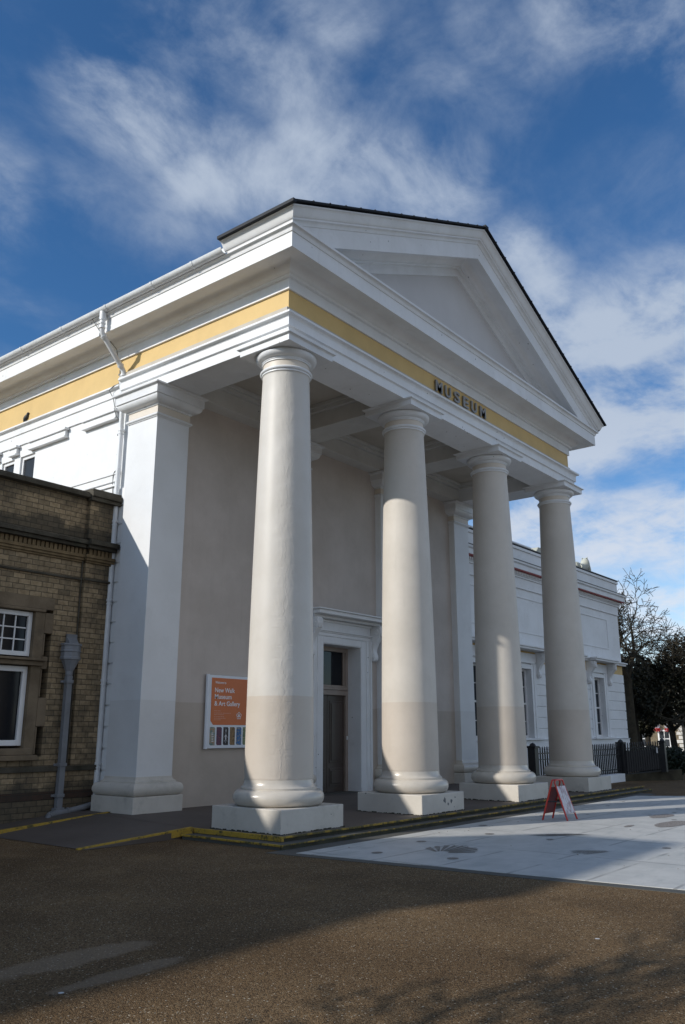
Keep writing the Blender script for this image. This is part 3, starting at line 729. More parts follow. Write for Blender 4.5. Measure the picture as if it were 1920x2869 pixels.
for sx, x in ((1, 0.271), (-1, XR-0.271)):
    mb = MB()
    a, b = (x, x+sx*0.06) if sx > 0 else (x+sx*0.06, x)
    mb.box(a, b, 0.34, 1.87, 5.785, 5.84)
    a, b = (x, x+sx*0.09) if sx > 0 else (x+sx*0.09, x)
    mb.box(a, b, 0.37, 1.83, 5.8405, 5.897)
    build('ceiling_moulding', mb, M['beam'], ceil, bevel=0.003)
# back wall round the doorway: opening x 3.33..4.35, z up to 2.37
DX0, DX1, DZ = 3.34, 4.345, 2.372
bw = MB().box(0.262, DX0-0.002, WY, WY+0.3, 0.0, 5.60).box(DX1+0.002, XR-0.30, WY, WY+0.3, 0.0, 5.60).box(DX0-0.002, DX1+0.002, WY, WY+0.3, DZ, 5.60)
build('back_wall', bw, M['wallbeige'], mus)
# doorway
dr = part('doorway', mus, ((DX0+DX1)/2, WY, 0.04))
mb = MB()
for s_, e in ((-1, DX0), (1, DX1)):
    def bx(a, b, y, z0=0.03, z1=DZ+0.1):
        mb.box(min(e+s_*a, e+s_*b), max(e+s_*a, e+s_*b), y, WY+0.01, z0, z1)
    bx(0.0, 0.13, WY-0.030); bx(0.13, 0.155, WY-0.042); bx(0.155, 0.225, WY-0.036); bx(0.225, 0.262, WY-0.056); bx(0.262, 0.282, WY-0.046)
    mb.box(min(e, e-s_*0.012), max(e, e-s_*0.012), WY-0.025, WY+0.28, 0.03, DZ)
z = DZ
mb.box(DX0-0.282, DX1+0.282, WY-0.031, WY, DZ+0.101, DZ+0.112).box(DX0, DX1, WY-0.030, WY, DZ, DZ+0.1)
mb.box(DX0-0.262, DX1+0.262, WY-0.040, WY, DZ+0.112, DZ+0.165).box(DX0-0.262, DX1+0.262, WY-0.055, WY, DZ+0.165, DZ+0.185)
mb.box(DX0-0.262, DX1+0.262, WY-0.078, WY, DZ+0.185, DZ+0.205).box(DX0-0.250, DX1+0.250, WY-0.034, WY, DZ+0.205, DZ+0.335)
mb.box(DX0-0.27, DX1+0.27, WY-0.060, WY, DZ+0.335, DZ+0.37)
mb.box(DX0, DX1, WY-0.02, WY+0.28, DZ-0.012, DZ-0.0005)
build('surround', mb, M['white'], dr, bevel=0.003)
sh = MB().box(DX0-0.40, DX1+0.40, WY-0.30, WY, 2.790, 2.850).box(DX0-0.43, DX1+0.43, WY-0.33, WY, 2.852, 2.875).box(DX0-0.38, DX1+0.38, WY-0.16, WY, 2.745, 2.788)
build('shelf', sh, M['white'], dr, bevel=0.004)
def console(cx, y, ztop, h, w, depth, m, parent, name='console'):
    """scroll bracket seen from the side as an S: outline in (y, z), extruded in x"""
    pts = []
    for (a, b) in ((0, 0), (0.90, 0), (1.0, -0.06), (1.02, -0.16), (0.92, -0.28), (0.72, -0.40), (0.50, -0.52), (0.36, -0.64), (0.34, -0.74), (0.42, -0.80), (0.46, -0.88), (0.38, -0.97), (0.22, -1.0), (0.0, -0.96)):
        pts.append((a*depth, b*h))
    mb = MB().prism([(cx-w/2, y-a, ztop+b) for a, b in pts], (w, 0, 0))
    # rolled volutes and a leaf on the face
    for (a, b, r) in ((0.72, -0.15, 0.155), (0.24, -0.86, 0.085)):
        for s_ in (-1, 1):
            mb.tube([(cx+s_*w/2, y-a*depth, ztop+b*h), (cx+s_*(w/2+0.012), y-a*depth, ztop+b*h)], r*h*0.8, 14)
            mb.tube([(cx+s_*(w/2+0.010), y-a*depth, ztop+b*h), (cx+s_*(w/2+0.022), y-a*depth, ztop+b*h)], r*h*0.35, 10)
    for i in range(4):
        mb.box(cx-w/2+0.01+i*(w-0.02)/4+0.004, cx-w/2+0.01+(i+1)*(w-0.02)/4-0.004, y-depth*1.045, y-depth*0.6, ztop-h*0.30, ztop-h*0.05)
    return build(name, mb, m, parent, bevel=0.006)
for cx in (DX0-0.325, DX1+0.325): console(cx, WY, 2.744, 0.60, 0.115, 0.24, M['white'], dr)
# inner frame, transom light, door leaves
YD = WY+0.27
mb = MB().box(DX0, DX0+0.075, YD-0.02, YD+0.1, 0.03, DZ-0.012).box(DX1-0.075, DX1, YD-0.02, YD+0.1, 0.03, DZ-0.012).box(DX0+0.075, DX1-0.075, YD-0.02, YD+0.1, DZ-0.085, DZ-0.012)
mb.box(DX0+0.075, DX1-0.075, YD-0.03, YD+0.09, 1.575, 1.66).box(DX0+0.06, DX1-0.06, YD-0.05, YD+0.05, 1.66, 1.70).box(DX0+0.075, DX1-0.075, YD-0.035, YD+0.06, 1.70, 1.735)
mb.box(DX0+0.075, DX0+0.115, YD, YD+0.06, 1.735, DZ-0.085).box(DX1-0.115, DX1-0.075, YD, YD+0.06, 1.735, DZ-0.085)
build('frame', mb, M['doorframe'], dr, bevel=0.004)
build('transom_pane', MB().box(DX0+0.11, DX1-0.11, YD+0.03, YD+0.04, 1.74, DZ-0.08), M['glass'], dr)
for (a, b, hx) in ((DX0+0.077, XM-0.003, XM-0.05), (XM+0.003, DX1-0.077, XM+0.05)):
    mb = MB().box(a, b, YD+0.02, YD+0.05, 0.045, 1.574)
    w = b-a
    for z0, z1 in ((0.14, 0.42), (0.50, 1.48)):
        mb.box(a+0.05, b-0.05, YD+0.010, YD+0.022, z0, z1).box(a+0.085, b-0.085, YD-0.002, YD+0.012, z0+0.04, z1-0.04)
    build('door_leaf', mb, M['door'], dr, bevel=0.006)
mb = MB().box(DX0, DX1, WY-0.05, WY+0.4, 0.02, 0.052)
build('threshold', mb, M['step'], dr, bevel=0.003)
build('entry_keypad', MB().box(DX1-0.055, DX1-0.030, YD-0.032, YD-0.018, 0.86, 0.92), M['pipe'], dr, bevel=0.002)
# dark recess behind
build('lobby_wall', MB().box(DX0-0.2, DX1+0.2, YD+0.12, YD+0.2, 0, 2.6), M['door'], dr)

# --- MUSEUM lettering
def text_mesh(body, size, extrude, offset=0.0, spacing=1.0):
    cu = bpy.data.curves.new('t', 'FONT'); cu.body = body; cu.size = size; cu.extrude = extrude; cu.offset = offset; cu.space_character = spacing
    o = bpy.data.objects.new('t', cu); C.objects.link(o); bpy.context.view_layer.update()
    me = bpy.data.meshes.new_from_object(o.evaluated_get(bpy.context.evaluated_depsgraph_get()))
    bpy.data.objects.remove(o); return me
def place_text(name, body, x0, x1, zb, zh, y, ext, m, parent, offset=0.0, cap_ref='M'):
    """flat lettering in the plane y, cap height zh, from x0 to x1 (units); x1 None keeps natural width"""
    me = text_mesh(body, 1.0, 0.5, offset)
    ref = text_mesh(cap_ref, 1.0, 0.0, offset); ys = [v.co.y for v in ref.vertices]; ch = max(ys)-min(ys); yb = min(ys); bpy.data.meshes.remove(ref)
    xs = [v.co.x for v in me.vertices]; lo, hi = min(xs), max(xs)
    sy = zh/ch; sx = sy if x1 is None else (x1-x0)/(hi-lo)
    off = base_of(parent)
    for v in me.vertices:
        X = x0+(v.co.x-lo)*sx; Z = zb+(v.co.y-yb)*sy; Y = y-v.co.z*ext-ext/2
        v.co = Vector((X, Y, Z))*S-off
    me.materials.clear(); me.materials.append(m); me.name = name
    b = bmesh.new(); b.from_mesh(me); bmesh.ops.remove_doubles(b, verts=b.verts, dist=1e-5); bmesh.ops.recalc_face_normals(b, faces=b.faces); b.to_mesh(me); b.free()
    o = bpy.data.objects.new(name, me); C.objects.link(o); o.parent = parent
    return o
for ch, xa, xb in (('M', 3.050, 3.235), ('U', 3.325, 3.485), ('S', 3.590, 3.755), ('E', 3.862, 4.025), ('U', 4.118, 4.285), ('M', 4.398, 4.582)):
    place_text('letter', ch, xa, xb, 5.972, 0.180, YF-0.010, 0.026, M['letters'], frieze, 0.016)

# --- gutters and the downpipe on the left flank
gut = part('gutter', mus, (-0.75, 6, 6.7))
def gutter_prof(cx, cz, r, n=9):
    out = [(cx-r*math.cos(math.pi*i/(n-1)), cz-r*math.sin(math.pi*i/(n-1))) for i in range(n)]
    inn = [(cx+(r-0.010)*math.cos(math.pi*i/(n-1)), cz-(r-0.010)*math.sin(math.pi*i/(n-1))) for i in range(n)]
    return out+inn
gp = gutter_prof(-0.735, 6.775, 0.062)
mb = MB().loft([[(x, y, z) for x, z in gp] for y in (0.405, YE)], closed=True, caps=True, smooth=True)
build('channel', mb, M['pipe'], gut, ang=40)
mb = MB()
for y in (0.95, 1.75, 2.745, 3.81, 4.885, 6.0, 7.1, 8.2, 9.3):
    gq = gutter_prof(-0.735, 6.775, 0.070)
    mb.loft([[(x, yy, z) for x, z in gq] for yy in (y-0.02, y+0.02)], closed=True, caps=True)
mb.box(-0.682, -0.10, 0.405, YE, 6.746, 6.845)
build('bracket', mb, M['pipe'], gut, bevel=0.002)
dp = part('downpipe', mus, (-0.215, 2.88, 0))
path = [(-0.735, 2.85, 6.72), (-0.735, 2.85, 6.50), (-0.725, 2.852, 6.42), (-0.69, 2.855, 6.37), (-0.335, 2.885, 6.03), (-0.300, 2.888, 5.985), (-0.290, 2.89, 5.93), (-0.285, 2.89, 5.88)]
mb = MB().tube(path, 0.036, 14)
mb.tube([(-0.735, 2.85, 6.725), (-0.735, 2.85, 6.60)], 0.048, 14)
for (p, q) in (((-0.735, 2.85, 6.50), (-0.735, 2.85, 6.47)), ((-0.735, 2.85, 6.56), (-0.735, 2.85, 6.54)), ((-0.70, 2.855, 6.380), (-0.675, 2.857, 6.355)), ((-0.365, 2.882, 6.060), (-0.345, 2.884, 6.040)), ((-0.290, 2.89, 5.935), (-0.289, 2.89, 5.91))):
    mb.tube([p, q], 0.047, 14)
mb.tube([(-0.285, 2.945, 5.905), (-0.235, 2.945, 5.60), (-0.225, 2.945, 5.0), (-0.222, 2.945, 0.12)], 0.036, 14)
mb.tube([(-0.285, 2.89, 5.90), (-0.285, 2.945, 5.86)], 0.036, 12)
build('pipe_run', mb, M['pipe'], dp, ang=50)
for z in (5.12, 4.10, 3.79, 2.70, 1.64, 0.60):
    mb = MB().tube([(-0.222, 2.945, z+0.015), (-0.222, 2.945, z-0.015)], 0.046, 14).tube([(-0.222, 2.945, z-0.045), (-0.222, 2.945, z-0.06)], 0.045, 14)
    mb.box(-0.22, -0.17, 2.92, 2.97, z-0.012, z+0.012)
    build('clamp', mb, M['pipe'], dp)
# lightning conductor tape
mb = MB().tube([(-0.74, 3.21, 6.83), (-0.70, 3.10, 6.66), (-0.66, 3.0, 6.50), (-0.66, 3.01, 6.44), (-0.45, 3.03, 6.43), (-0.33, 3.04, 6.36), (-0.29, 3.05, 6.22), (-0.242, 3.05, 6.17), (-0.242, 3.05, 5.86), (-0.262, 3.15, 5.84), (-0.262, 3.25, 5.80), (-0.215, 3.20, 5.68), (-0.195, 3.17, 5.52), (-0.25, 3.11, 5.49), (-0.225, 3.08, 5.36), (-0.172, 3.07, 5.32), (-0.172, 3.04, 4.57), (-0.206, 3.05, 4.54), (-0.195, 3.10, 4.50), (-0.172, 3.12, 4.3), (-0.172, 3.10, 4.1)], 0.006, 6)
for y, z in ((3.05, 6.0), (3.07, 5.1), (3.05, 4.8), (3.08, 5.33)): mb.box(-0.25 if z > 5.8 else -0.182, -0.238 if z > 5.8 else -0.165, y-0.02, y+0.02, z-0.012, z+0.012)
build('conductor_cable', mb, M['leadgrey'], mus)

# --- right wing
WX0, WX1, WYW = XR+0.27, 17.55, 2.60
wing = part('wing', mus, (12.7, WYW, 0))
winx = (8.95, 11.2, 13.45, 15.68); HW = 0.34; WZ0, WZ1 = 0.845, 2.42
mb = MB(); edges = [WX0]
for w in winx: edges += [w-HW, w+HW]
edges.append(WX1)
for i in range(0, len(edges), 2): mb.box(edges[i], edges[i+1], WYW, WYW+0.5, GZ, 5.35)
for w in winx: mb.box(w-HW, w+HW, WYW, WYW+0.5, GZ, WZ0).box(w-HW, w+HW, WYW, WYW+0.5, WZ1, 5.35)
mb.box(WX0, WX1, WYW+0.5, 10, GZ, 5.2)
wwall = build('wing_wall', mb, M['white'], mus)
mb = MB(); z = 0.80; hh = (2.585-0.80)/7
for i in range(7):
    z0 = 0.80+i*hh+0.010; z1 = 0.80+(i+1)*hh-0.010
    xs = [WX0+0.001]
    for w in winx: xs += [w-HW-0.295, w+HW+0.295]
    xs.append(WX1+0.018)
    for j in range(0, len(xs), 2): mb.box(xs[j], xs[j+1], WYW-0.022, WYW-0.001, z0, z1)
    mb.box(WX1+0.001, WX1+0.018, WYW-0.0005, 9.9, z0, z1)
mb.box(WX0+0.001, WX1+0.03, WYW-0.05, WYW-0.001, GZ, 0.795).box(WX0+0.001, WX1+0.05, WYW-0.075, WYW-0.0015, 0.797, 0.806)
build('rustication', mb, M['white'], wwall, bevel=0.005)
build('yellow_band', MB().box(WX0+0.001, WX1+0.004, WYW-0.004, WYW-0.001, 2.586, 2.83), M['yellow'], wwall)
mb = MB().box(WX0+0.001, WX1+0.10, WYW-0.10, WYW-0.001, 2.832, 2.885).box(WX0+0.001, WX1+0.14, WYW-0.14, WYW-0.001, 2.887, 2.925)
# sunk panels: raised frame strips
def strips(x0, x1, z0, z1, y, t=0.016):
    mb.box(x0, x1, y-t, y-0.001, z1, z1+0.03).box(x0, x1, y-t, y-0.001, z0-0.03, z0).box(x1, x1+0.03, y-t, y-0.001, z0-0.03, z1+0.03).box(x0-0.03, x0, y-t, y-0.001, z0-0.03, z1+0.03)
strips(8.35, 13.9, 3.29, 4.09, WYW); strips(14.75, 16.62, 3.29, 4.09, WYW)
mb.box(WX0+0.001, WX1+0.02, WYW-0.022, WYW-0.001, 4.31, 4.572)
mb.box(WX0+0.001, WX1+0.03, WYW-0.034, WYW-0.001, 4.315, 4.335)
# bed mould, dentil band, corona, cymatium
mb.box(WX0+0.001, WX1+0.05, WYW-0.05, WYW-0.001, 4.574, 4.615).box(WX0+0.001, WX1+0.07, WYW-0.07, WYW-0.001, 4.617, 4.638)
mb.box(WX0+0.001, WX1+0.085, WYW-0.085, WYW-0.001, 4.640, 4.722)
x = WX0+0.03
while x < WX1+0.1:
    mb.box(x, x+0.05, WYW-0.108, WYW-0.084, 4.645, 4.700); x += 0.085
mb.box(WX0+0.001, WX1+0.19, WYW-0.19, WYW-0.001, 4.728, 4.850).box(WX0+0.001, WX1+0.205, WYW-0.205, WYW-0.001, 4.852, 4.866).box(WX0+0.001, WX1+0.225, WYW-0.225, WYW-0.001, 4.868, 4.920)
mb.box(WX0+0.001, WX1+0.04, WYW-0.04, WYW-0.001, 4.93, 5.26).box(WX0+0.001, WX1+0.07, WYW-0.07, WYW-0.001, 5.262, 5.33)
build('mouldings', mb, M['white'], wwall, bevel=0.003)
build('red_soffit', MB().box(WX0+0.01, WX1+0.18, WYW-0.18, WYW-0.086, 4.700, 4.7265), M['redsoffit'], wwall)
build('coping', MB().box(WX0+0.001, WX1+0.24, WYW-0.24, WYW-0.041, 4.922, 4.934).box(WX0+0.001, WX1+0.09, WYW-0.09, WYW+0.5, 5.352, 5.372), M['leadgrey'], wwall)
build('attic', MB().box(WX0+0.3, 12.6, 2.95, 9.5, 5.3, 5.56).box(WX0+0.3, 12.65, 2.90, 9.5, 5.562, 5.60), M['white'], wwall, bevel=0.004)
for w in winx:
    wd = part('wing_window', wing, (w, WYW, WZ0))
    mb = MB()
    for s_ in (-1, 1):
        a = w+s_*HW
        for (k0, k1, yy) in ((0.0, 0.10, 0.040), (0.10, 0.17, 0.052), (0.17, 0.29, 0.030)):
            mb.box(min(a+s_*k0, a+s_*k1), max(a+s_*k0, a+s_*k1), WYW-yy, WYW-0.0005, WZ0, WZ1+0.13)
    mb.box(w-HW, w+HW, WYW-0.040, WYW-0.0005, WZ1, WZ1+0.10).box(w-HW-0.17, w+HW+0.17, WYW-0.062, WYW-0.0005, WZ1+0.132, WZ1+0.165)
    mb.box(w-HW-0.29, w+HW+0.29, WYW-0.035, WYW-0.0005, WZ1+0.167, WZ1+0.37)
    mb.box(w-HW-0.46, w+HW+0.46, WYW-0.32, WYW-0.101, 2.84, 2.885).box(w-HW-0.48, w+HW+0.48, WYW-0.35, WYW-0.141, 2.887, 2.925)
    mb.box(w-HW-0.31, w+HW+0.31, WYW-0.11, WYW-0.0005, WZ0-0.045, WZ0-0.002)
    build('surround', mb, M['white'], wd, bevel=0.003)
    for s_ in (-1, 1): console(w+s_*(HW+0.375), WYW, 2.83, 0.60, 0.12, 0.26, M['white'], wd)
    fy = WYW+0.115
    f = MB().box(w-HW, w-HW+0.05, fy, fy+0.06, WZ0, WZ1).box(w+HW-0.05, w+HW, fy, fy+0.06, WZ0, WZ1).box(w-HW+0.05, w+HW-0.05, fy, fy+0.06, WZ1-0.05, WZ1).box(w-HW+0.05, w+HW-0.05, fy, fy+0.06, WZ0, WZ0+0.06)
    f.box(w-HW+0.05, w+HW-0.05, fy-0.01, fy+0.05, 1.60, 1.64).box(w-HW+0.05, w+HW-0.05, fy+0.01, fy+0.05, 1.21, 1.23).box(w-HW+0.05, w+HW-0.05, fy+0.01, fy+0.05, 2.0, 2.02).box(w-0.012, w+0.012, fy+0.01, fy+0.05, WZ0+0.06, WZ1-0.05)
    build('frame', f, M['frame'], wd, bevel=0.002)
    build('pane', MB().box(w-HW+0.04, w+HW-0.04, fy+0.03, fy+0.035, WZ0+0.05, WZ1-0.04), M['glassgrey'], wd)

# ------------------------------------------------------------------ statues on the wing
def lion(x, y, z):
    """couchant lion facing +x: long low body, raised chest and maned head"""
    mb = MB()
    mb.box(x-1.15, x+0.30, y-0.20, y+0.20, z, z+0.05)
    def ring(c, ry, rz, tilt, n=14):
        return [(c[0]-rz*math.sin(2*math.pi*k/n)*math.sin(tilt), c[1]+ry*math.cos(2*math.pi*k/n), c[2]+rz*math.sin(2*math.pi*k/n)*math.cos(tilt)) for k in range(n)]
    body = [((x-1.10, y, z+0.16), 0.05, 0.06, 0), ((x-1.02, y, z+0.18), 0.15, 0.13, 0), ((x-0.80, y, z+0.19), 0.17, 0.16, 0), ((x-0.50, y, z+0.19), 0.14, 0.13, 0.1), ((x-0.20, y, z+0.22), 0.15, 0.16, 0.4),
            ((x-0.02, y, z+0.30), 0.17, 0.17, 0.9), ((x+0.03, y, z+0.40), 0.17, 0.16, 1.2), ((x+0.05, y, z+0.47), 0.15, 0.15, 1.0), ((x+0.10, y, z+0.51), 0.12, 0.12, 0.5), ((x+0.17, y, z+0.50), 0.085, 0.080, 0.1), ((x+0.225, y, z+0.475), 0.070, 0.055, 0), ((x+0.245, y, z+0.47), 0.03, 0.03, 0)]
    mb.loft([ring(*b) for b in body], closed=True, smooth=True, caps=True)
    for s_ in (-1, 1):
        mb.tube([(x+0.05, y+s_*0.10, z+0.32), (x+0.13, y+s_*0.11, z+0.18), (x+0.14, y+s_*0.11, z+0.05)], [0.07, 0.058, 0.055], 10)
        mb.tube([(x+0.0, y+s_*0.12, z+0.085), (x+0.27, y+s_*0.12, z+0.08)], [0.05, 0.042], 10)
        mb.tube([(x-0.85, y+s_*0.15, z+0.13), (x-0.62, y+s_*0.18, z+0.09)], [0.10, 0.05], 10)
        mb.tube([(x+0.02, y+s_*0.085, z+0.59), (x+0.03, y+s_*0.09, z+0.635)], [0.032, 0.012], 8)
    mb.box(x+0.02, x+0.16, y-0.09, y+0.09, z+0.05, z+0.30)
    return mb
_l = lion(0, 0, 0); _l.v = [(15.98+x*0.8, 2.85+y*0.8, 5.372+z*0.8) for x, y, z in _l.v]
o = build('lion_statue', _l, M['greenstone'])
tag(o, 'weathered pale stone lion statue crouching on the far wing roof edge', 'statue')
mb = MB().loft([[(12.75+dx, 2.75, 5.372), (12.62+dx, 2.75, 5.50), (12.75+dx, 2.75, 5.62), (13.9, 2.75, 5.66), (13.9, 2.75, 5.372)][0:5] if yy == 0 else [(12.75+dx, 3.25, 5.372), (12.62+dx, 3.25, 5.50), (12.75+dx, 3.25, 5.62), (13.9, 3.25, 5.66), (13.9, 3.25, 5.372)] for yy, dx in ((0, 0), (1, 0))], closed=True, caps=True)
o = build('stone_block', mb, M['greenstone'], bevel=0.02)
tag(o, 'pale green stone block lying on the wing parapet between the two farthest columns', 'block')

# ------------------------------------------------------------------ welcome sign
SX0, SX1, SZ0, SZ1, SYF = 0.885, 1.78, 0.775, 1.742, WY-0.055
sg = thing('welcome_sign', ((SX0+SX1)/2, SYF, SZ0), 'orange and white welcome board with photo strip, fixed to the taupe wall', 'sign')
build('board', MB().box(SX0, SX1, SYF+0.004, WY-0.012, SZ0, SZ1).box(SX0+0.1, SX1-0.1, WY-0.012, WY-0.001, SZ0+0.1, SZ1-0.1), M['signwhite'], sg, bevel=0.004)
for ex in (SX0-0.002, SX1+0.002): build('edge_tube', MB().tube([(ex, SYF+0.012, SZ0-0.006), (ex, SYF+0.012, SZ1+0.006)], 0.026, 14), M['signwhite'], sg)
def panel(pts, y, m, name, t=0.0015): return build(name, MB().prism([(x, y, z) for x, z in pts], (0, -t, 0)), m, sg)
ox0, ox1, oz0, oz1 = SX0+0.062, SX1-0.062, 1.080, 1.706
panel([(ox0, oz1), (ox1, oz1), (ox1, oz0), (ox0+0.05, oz0), (ox0, oz0+0.055)], SYF+0.003, M['orange'], 'face')
yt = SYF+0.0008
def wline(body, x0, x1, zb, h, m='print', off=0.0): return place_text('wording', body, x0, x1, zb, h, yt, 0.0012, M[m], sg, off)
wline('Welcome to', 1.012, 1.215, 1.628, 0.034, off=0.01)
wline('New Walk', 1.010, 1.385, 1.512, 0.062, off=0.012)
wline('Museum', 1.010, 1.325, 1.425, 0.062, off=0.012)
wline('& Art Gallery', 1.008, 1.492, 1.333, 0.062, off=0.012)
for i, (L) in enumerate((0.10, 0.27, 0.17, 0.17, 0.20, 0.09)):
    zz_ = 1.262-i*0.021-(0.008 if i > 0 else 0)-(0.006 if i > 2 else 0)
    for k in range(int(L/0.03)+1):
        x0_ = 1.008+k*0.032
        build('small_print', MB().box(x0_, x0_+random.uniform(0.018, 0.028), yt-0.0012, yt, zz_, zz_+0.007), M['faint'], sg)
# small round flower emblem
mb = MB()
for k in range(5):
    a = math.pi/2+k*2*math.pi/5; cx, cz = 1.478+0.030*math.cos(a), 1.205+0.030*math.sin(a)
    ring_o = [(cx+0.021*math.cos(t*math.pi/6), yt-0.001, cz+0.021*math.sin(t*math.pi/6)) for t in range(12)]
    ring_i = [(cx+0.014*math.cos(t*math.pi/6), yt-0.001, cz+0.014*math.sin(t*math.pi/6)) for t in range(12)]
    mb.loft([ring_o, ring_i], closed=True)
mb.add([(1.478+0.010*math.cos(t*math.pi/5), yt-0.001, 1.205+0.010*math.sin(t*math.pi/5)) for t in range(10)], [tuple(range(10))])
build('flower_emblem', mb, M['print'], sg, fix=False)
# photo strip
def photomat(name, ca, cb, cc):
    m, gg, b, P = newmat(name)
    n_ = gg.noise(gg.mapping(P, sc=(1, 1, 0.5)), 16, 4, 0.6, 1.0)
    c = gg.mix(gg.step(n_, 0.35, 0.5), ca, cb); c = gg.mix(gg.step(gg.noise(P, 34, 3), 0.55, 0.65), c, cc)
    gg.put(b.inputs['Base Color'], c); b.inputs['Roughness'].default_value = 0.4; return m
pics = [photomat('photo_tiger', (0.10, 0.20, 0.20), (0.30, 0.30, 0.24), (0.5, 0.22, 0.06)), photomat('photo_painting', (0.02, 0.012, 0.03), (0.10, 0.03, 0.07), (0.25, 0.06, 0.08)),
        photomat('photo_skeleton', (0.012, 0.010, 0.014), (0.02, 0.015, 0.02), (0.05, 0.03, 0.03)), photomat('photo_mask', (0.06, 0.035, 0.015), (0.22, 0.13, 0.05), (0.32, 0.20, 0.09)),
        photomat('photo_blue', (0.02, 0.08, 0.22), (0.03, 0.14, 0.35), (0.4, 0.3, 0.1)), photomat('photo_green', (0.03, 0.08, 0.04), (0.15, 0.2, 0.1), (0.4, 0.35, 0.2))]
pw, pitch = 0.096, 0.1245
for i in range(6):
    a = SX0+0.058+i*pitch; c_ = 0.016
    if a+pw > SX1-0.04: break
    panel([(a, 1.052), (a+pw-c_, 1.052), (a+pw, 1.052-c_), (a+pw, 0.815), (a+c_, 0.815), (a, 0.815+c_)], SYF+0.003, pics[i], 'photo')
mb = MB(); cx = SX0+0.058+2*pitch+pw/2
def bar(a, b, w=0.004): mb.tube([(a[0], yt, a[1]), (b[0], yt, b[1])], w*0.5, 4)
mb.add([(cx-0.008, yt, 0.995), (cx+0.008, yt, 0.995), (cx, yt, 1.035)], [(0, 1, 2)])
bar((cx, 1.0), (cx, 0.84)); bar((cx, 0.955), (cx-0.034, 0.915)); bar((cx, 0.955), (cx+0.034, 0.915)); bar((cx, 0.89), (cx-0.030, 0.862)); bar((cx, 0.89), (cx+0.030, 0.862)); bar((cx-0.006, 0.95), (cx-0.006, 0.89), 0.007); bar((cx+0.006, 0.95), (cx+0.006, 0.89), 0.007)
build('skeleton_picture', mb, M['print'], sg)
mb = MB(); cx = SX0+0.058+pw/2
for k in range(6): mb.box(cx-0.014+0.004*math.sin(k), cx+0.018+0.004*math.cos(k*2), yt-0.001, yt, 0.86+k*0.022, 0.868+k*0.022)
build('tiger_stripes', mb, M['print'], sg)

# ------------------------------------------------------------------ A-board
def aboard():
    t = thing('pavement_sign', (3.42, -1.66, GZ), 'red folding A-board with a white poster, standing on the pale plaza', 'sign')
    zt = 0.40; xa, xb = 3.235, 3.525; zg = GZ+0.006
    ff = (3.322, 3.606)
    top_y = -1.665
    def frame(y_f, xo, name):
        mb = MB(); r = 0.011
        L0, R0 = (xa+xo, y_f, zg), (xb+xo, y_f, zg)
        L1, R1 = (xa+xo*0.45+0.02, top_y+(0.012 if y_f > top_y else -0.012), zt-0.03), (xb+xo*0.45-0.02, top_y+(0.012 if y_f > top_y else -0.012), zt-0.03)
        L2, R2 = (L1[0]+0.03, L1[1], zt), (R1[0]-0.03, R1[1], zt)
        mb.tube([L0, L1, L2, R2, R1, R0], r, 8)
        return build(name, mb, M['red'], t), L0, L1, R0, R1
    f1, a0, a1, b0, b1 = frame(-1.515, 0.0, 'frame')
    f2, c0_, c1_, d0, d1 = frame(-1.808, 0.085, 'frame')
    def sheet(L0, L1, R0, R1, ta, tb, name, m, dy):
        L0, L1, R0, R1 = map(Vector, (L0, L1, R0, R1)); o = Vector((0, dy, 0))
        return build(name, MB().prism([L0.lerp(L1, ta)+o, R0.lerp(R1, ta)+o, R0.lerp(R1, tb)+o, L0.lerp(L1, tb)+o], (0, 0.006, 0.0)), m, t)
    sheet(a0, a1, b0, b1, 0.17, 0.88, 'back_panel', M['darkred'], 0.0)
    sheet(c0_, c1_, d0, d1, 0.17, 0.90, 'front_panel', M['darkred'], 0.0)
    m, gg, b, P = newmat('crumpled_poster')
    n_ = gg.noise(gg.mapping(P, sc=(1.4, 1, 0.6)), 14, 4, 0.6)
    c = gg.mix(gg.step(n_, 0.45, 0.6), (0.48, 0.45, 0.48), (0.26, 0.15, 0.17)); gg.put(b.inputs['Base Color'], c); b.inputs['Roughness'].default_value = 0.3
    bump(gg, b, n_, 0.5, 0.01)
    sheet(c0_, c1_, d0, d1, 0.18, 0.90, 'poster', m, -0.009)
    mid = lambda p, q, k: tuple(Vector(p).lerp(Vector(q), k))
    build('strap', MB().tube([mid(a0, a1, 0.5), mid(c0_, c1_, 0.5)], 0.008, 6).tube([mid(b0, b1, 0.5), mid(d0, d1, 0.5)], 0.008, 6), M['black'], t)
    return t
aboard()

# ------------------------------------------------------------------ floor uplighters by the door
def uplighter(x, y):
    t = thing('floor_lamp', (x, y, 0.04), 'x', 'lamp', 'black floor lamps beside the door')
    build('housing', MB().lathe(x, y, [(0.0, 0.04), (0.07, 0.04), (0.075, 0.06), (0.075, 0.15), (0.06, 0.175), (0.0, 0.175)], 20), M['black'], t)
    build('bracket', MB().tube([(x-0.09, y, 0.045), (x-0.09, y, 0.13), (x, y, 0.2), (x+0.09, y, 0.13), (x+0.09, y, 0.045)], 0.010, 6), M['black'], t)
    return t
a = uplighter(4.72, 2.02); a['label'] = 'small black lamp on the porch floor right of the door'
b = uplighter(2.985, 2.02); b['label'] = 'small black lamp on the porch floor left of the door'

